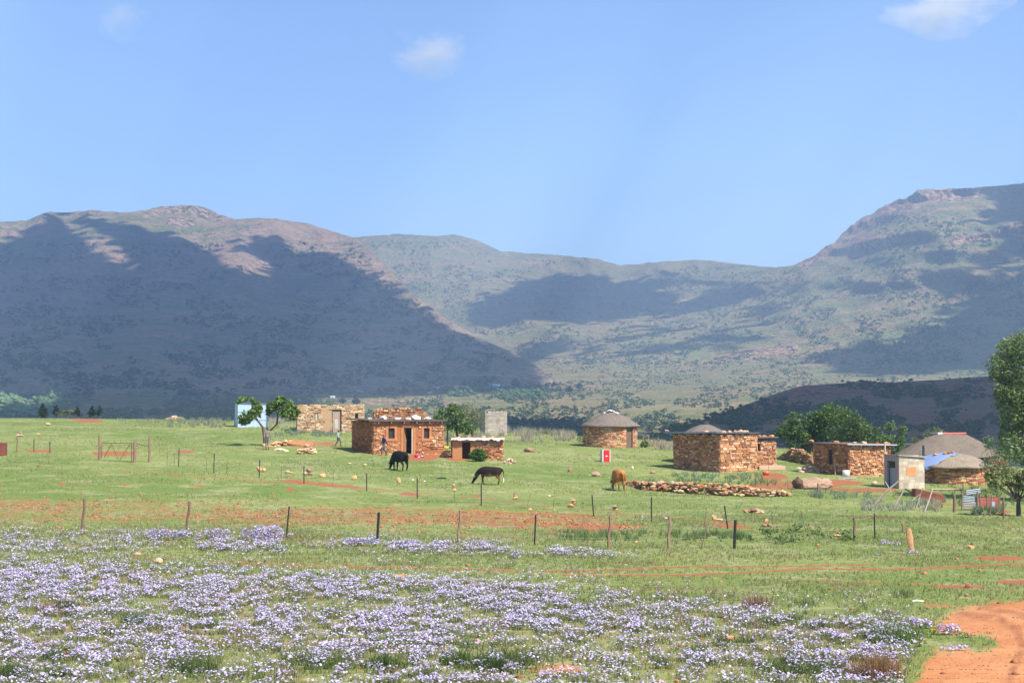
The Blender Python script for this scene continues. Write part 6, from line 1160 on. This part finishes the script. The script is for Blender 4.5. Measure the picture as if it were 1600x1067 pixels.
cow(764.5, 757, R(-20), .84, c_two, 'black cow with brown legs and a white tail tip, grazing side on', swing=(.10, -.12, .06, -.10))
cow(966, 766, R(-78), .98, c_brown, 'reddish brown cow seen from behind near the rubble wall', bull=True, swing=(-.05, .05, .07, -.06))
def person(u, v, rot, ht, cfg, label):
    """figure of height ht metres at the ground point; faces -Y before rotation"""
    base = gpt(u, v); h = empty('person', base, rot, label, 'person'); k = ht/1.72; h.scale = (k,)*3
    st = cfg['stride']; V = [(0, 0, .93)]; Rr = [(.125, .10)]; E = []; SK = cfg['skin']
    tor = chain(V, E, Rr, 0, [(0, -.01, 1.10, (.12, .085)), (0, -.02, 1.28, (.15, .10)), (0, -.02, 1.40, (.13, .08))])
    nk = chain(V, E, Rr, tor, [(0, -.02, 1.46, .05), (0, -.03, 1.52, .05), (0, -.035, 1.58, (.07, .08)), (0, -.04, 1.64, (.075, .088)), (0, -.035, 1.69, (.05, .06))])
    legs = {}; arms = {}
    for sg in (-1, 1):
        f = st*sg; kn = (.09*sg, -.10-f*.55 if f > 0 else -.06-f*.35, .50); an = (.095*sg, -f*1.0+(.02 if f > 0 else .05), .09 if f >= 0 else .13)
        legs[sg] = [(.09*sg, 0, .86, .085), (.092*sg, kn[1]*.5, .68, .075), (*kn, .055), (kn[0], (kn[1]+an[1])/2+.02, .30, .05), (*an, .036)]
        e = chain(V, E, Rr, 0, legs[sg]); chain(V, E, Rr, e, [(an[0], an[1]-.08, .035, (.04, .03)), (an[0]+.01*sg, an[1]-.17, .028, (.038, .022))])
        bn = cfg['arm'][0 if sg < 0 else 1]; el = (.22*sg, bn[0]*.5+.02, 1.12+bn[1]*.3); wr = (.22*sg+bn[2]*sg, bn[0], .90+bn[1])
        arms[sg] = [(.165*sg, -.02, 1.40, .06), (.20*sg, bn[0]*.2, 1.27, .048), (*el, .038), ((el[0]+wr[0])/2, (el[1]+wr[1])/2, (el[2]+wr[2])/2, .034), (*wr, .025)]
        e = chain(V, E, Rr, tor, arms[sg]); dv = (Vector(wr)-Vector(el)).normalized(); pm = Vector(wr)+dv*.05; e = chain(V, E, Rr, e, [(*pm, (.034, .02))])
        for j, (o, L) in enumerate(((-.027, .062), (-.009, .072), (.009, .068), (.026, .052))):
            r0 = pm+dv*.035+Vector((0, o, 0)); chain(V, E, Rr, e, [(*r0, .0095), (*(r0+dv*L*.5+Vector((-.006*sg, 0, 0))), .0085), (*(r0+dv*L+Vector((-.02*sg, 0, 0))), .007)])
        chain(V, E, Rr, e, [(*(pm+Vector((-.01*sg, -.035, 0))), .0105), (*(pm+Vector((-.016*sg, -.05, 0))+dv*.035), .0085)])
    skin('body', V, E, Rr, M_skin, h, np.array(SK), 2)
    b = MB(); b.rock((0, -.115, 1.60), (.014, .018, .02), SK, seed=2, sub=2, jag=0)   # nose
    b.build('nose', M_skin, h, smooth=True)
    for sg in (-1, 1):
        b = MB(); b.rock((.03*sg, -.112, 1.625), (.012, .008, .008), (.7, .68, .65), seed=1, jag=0); e_ = b.build('eye', M_plastic, h, smooth=True); b = MB(); b.rock((.078*sg, -.03, 1.61), (.012, .02, .032), SK, seed=3, jag=0); b.build('ear', M_skin, h, smooth=True)
    b = MB(); b.box(-.025, .025, -.118, -.108, 1.566, 1.574, (.16, .05, .04)); b.build('mouth', M_skin, h)
    # trousers
    V = [(0, 0, .93)]; Rr = [(.14, .115)]; E = []; chain(V, E, Rr, 0, [(0, 0, 1.02, (.13, .10))])
    for sg in (-1, 1): chain(V, E, Rr, 0, [(x, y, z, r+.022) for x, y, z, r in legs[sg]])
    tc_, wc_ = cfg['trousers'], cfg.get('waist')
    def tcol(co):
        c = np.tile(tc_, (len(co), 1)).astype(float)
        if wc_ is not None: c[co[:, 2] > .84] = wc_
        return c
    skin('trousers', V, E, Rr, M_cloth, h, tcol)
    V = [(0, -.01, 1.10)]; Rr = [(.145, .11)]; E = []; chain(V, E, Rr, 0, [(0, 0, .96, (.15, .12))]); t_ = chain(V, E, Rr, 0, [(0, -.02, 1.28, (.17, .12)), (0, -.02, 1.40, (.145, .095))]); chain(V, E, Rr, t_, [(0, -.02, 1.45, .07)])
    for sg in (-1, 1): chain(V, E, Rr, t_, [(x, y, z, r+.018) for x, y, z, r in (arms[sg] if cfg.get('sleeves', True) else arms[sg][:3])])
    skin(cfg['topname'], V, E, Rr, M_cloth, h, np.array(cfg['top']))
    for sg in (-1, 1):
        an = legs[sg][-1]; b = MB(); b.rock((an[0], an[1]-.06, .04), (.05, .13, .045), cfg['shoes'], seed=2, sub=2, jag=0); b.build('shoe', M_cloth, h, smooth=True)
    if cfg.get('hat'):
        b = MB(); b.lathe([(.10, 1.615), (.105, 1.65), (.10, 1.70), (.075, 1.74), (.03, 1.765), (.0, 1.77)], 16, cfg['hat'], cx=0, cy=-.03)
        if cfg.get('peak'): b.rock((0, -.15, 1.645), (.07, .07, .012), cfg['hat'], seed=4, sub=2, jag=0)
        b.build('hat', M_cloth, h, smooth=True)
    else:
        b = MB(); b.lathe([(.085, 1.62), (.095, 1.66), (.085, 1.70), (.05, 1.725), (.0, 1.735)], 16, (.015, .012, .01), cx=0, cy=-.025); b.build('hair', M_cloth, h, smooth=True)
    return h
person(417.5, 702, R(188), 1.75, dict(stride=.06, arm=((-.02, .0, .03), (.05, -.02, .04)), skin=(.16, .08, .05), trousers=(.20, .17, .13), waist=(.05, .09, .2), top=(.24, .19, .15), topname='sweater', shoes=(.05, .04, .04), hat=(.01, .11, .09)), 'person in green beanie and brown sweater standing with back turned under the fig tree')
person(528.5, 697.5, R(70), 1.35, dict(stride=.26, arm=((-.16, .04, .0), (.16, .02, .0)), skin=(.12, .06, .04), trousers=(.10, .10, .11), top=(.34, .42, .40), topname='shirt', shoes=(.06, .04, .03)), 'child in pale grey green shirt walking left of the mud house')
person(600, 711.5, R(-62), 1.62, dict(stride=.26, arm=((-.15, .08, .0), (.18, .03, .0)), skin=(.12, .06, .04), trousers=(.07, .075, .085), top=(.035, .05, .13), topname='jacket', shoes=(.12, .06, .04), hat=(.55, .04, .04), peak=True), 'person in red cap and navy jacket walking past the mud house wall')
# ------------------------------------------------------------------ haze
hm = bpy.data.materials.new('haze'); hm.use_nodes = True; _n = hm.node_tree; _n.nodes.remove(_n.nodes['Principled BSDF'])
_v = _n.nodes.new('ShaderNodeVolumePrincipled'); _v.inputs['Color'].default_value = (.54, .715, .98, 1); _v.inputs['Density'].default_value = HAZE; _v.inputs['Anisotropy'].default_value = .35
_n.links.new(_v.outputs[0], _n.nodes['Material Output'].inputs['Volume'])
hb = MB(); hb.box(-4500, 4500, -400, 6700, -36, 486); ho = hb.build('haze', hm); tag(ho, kind='stuff')
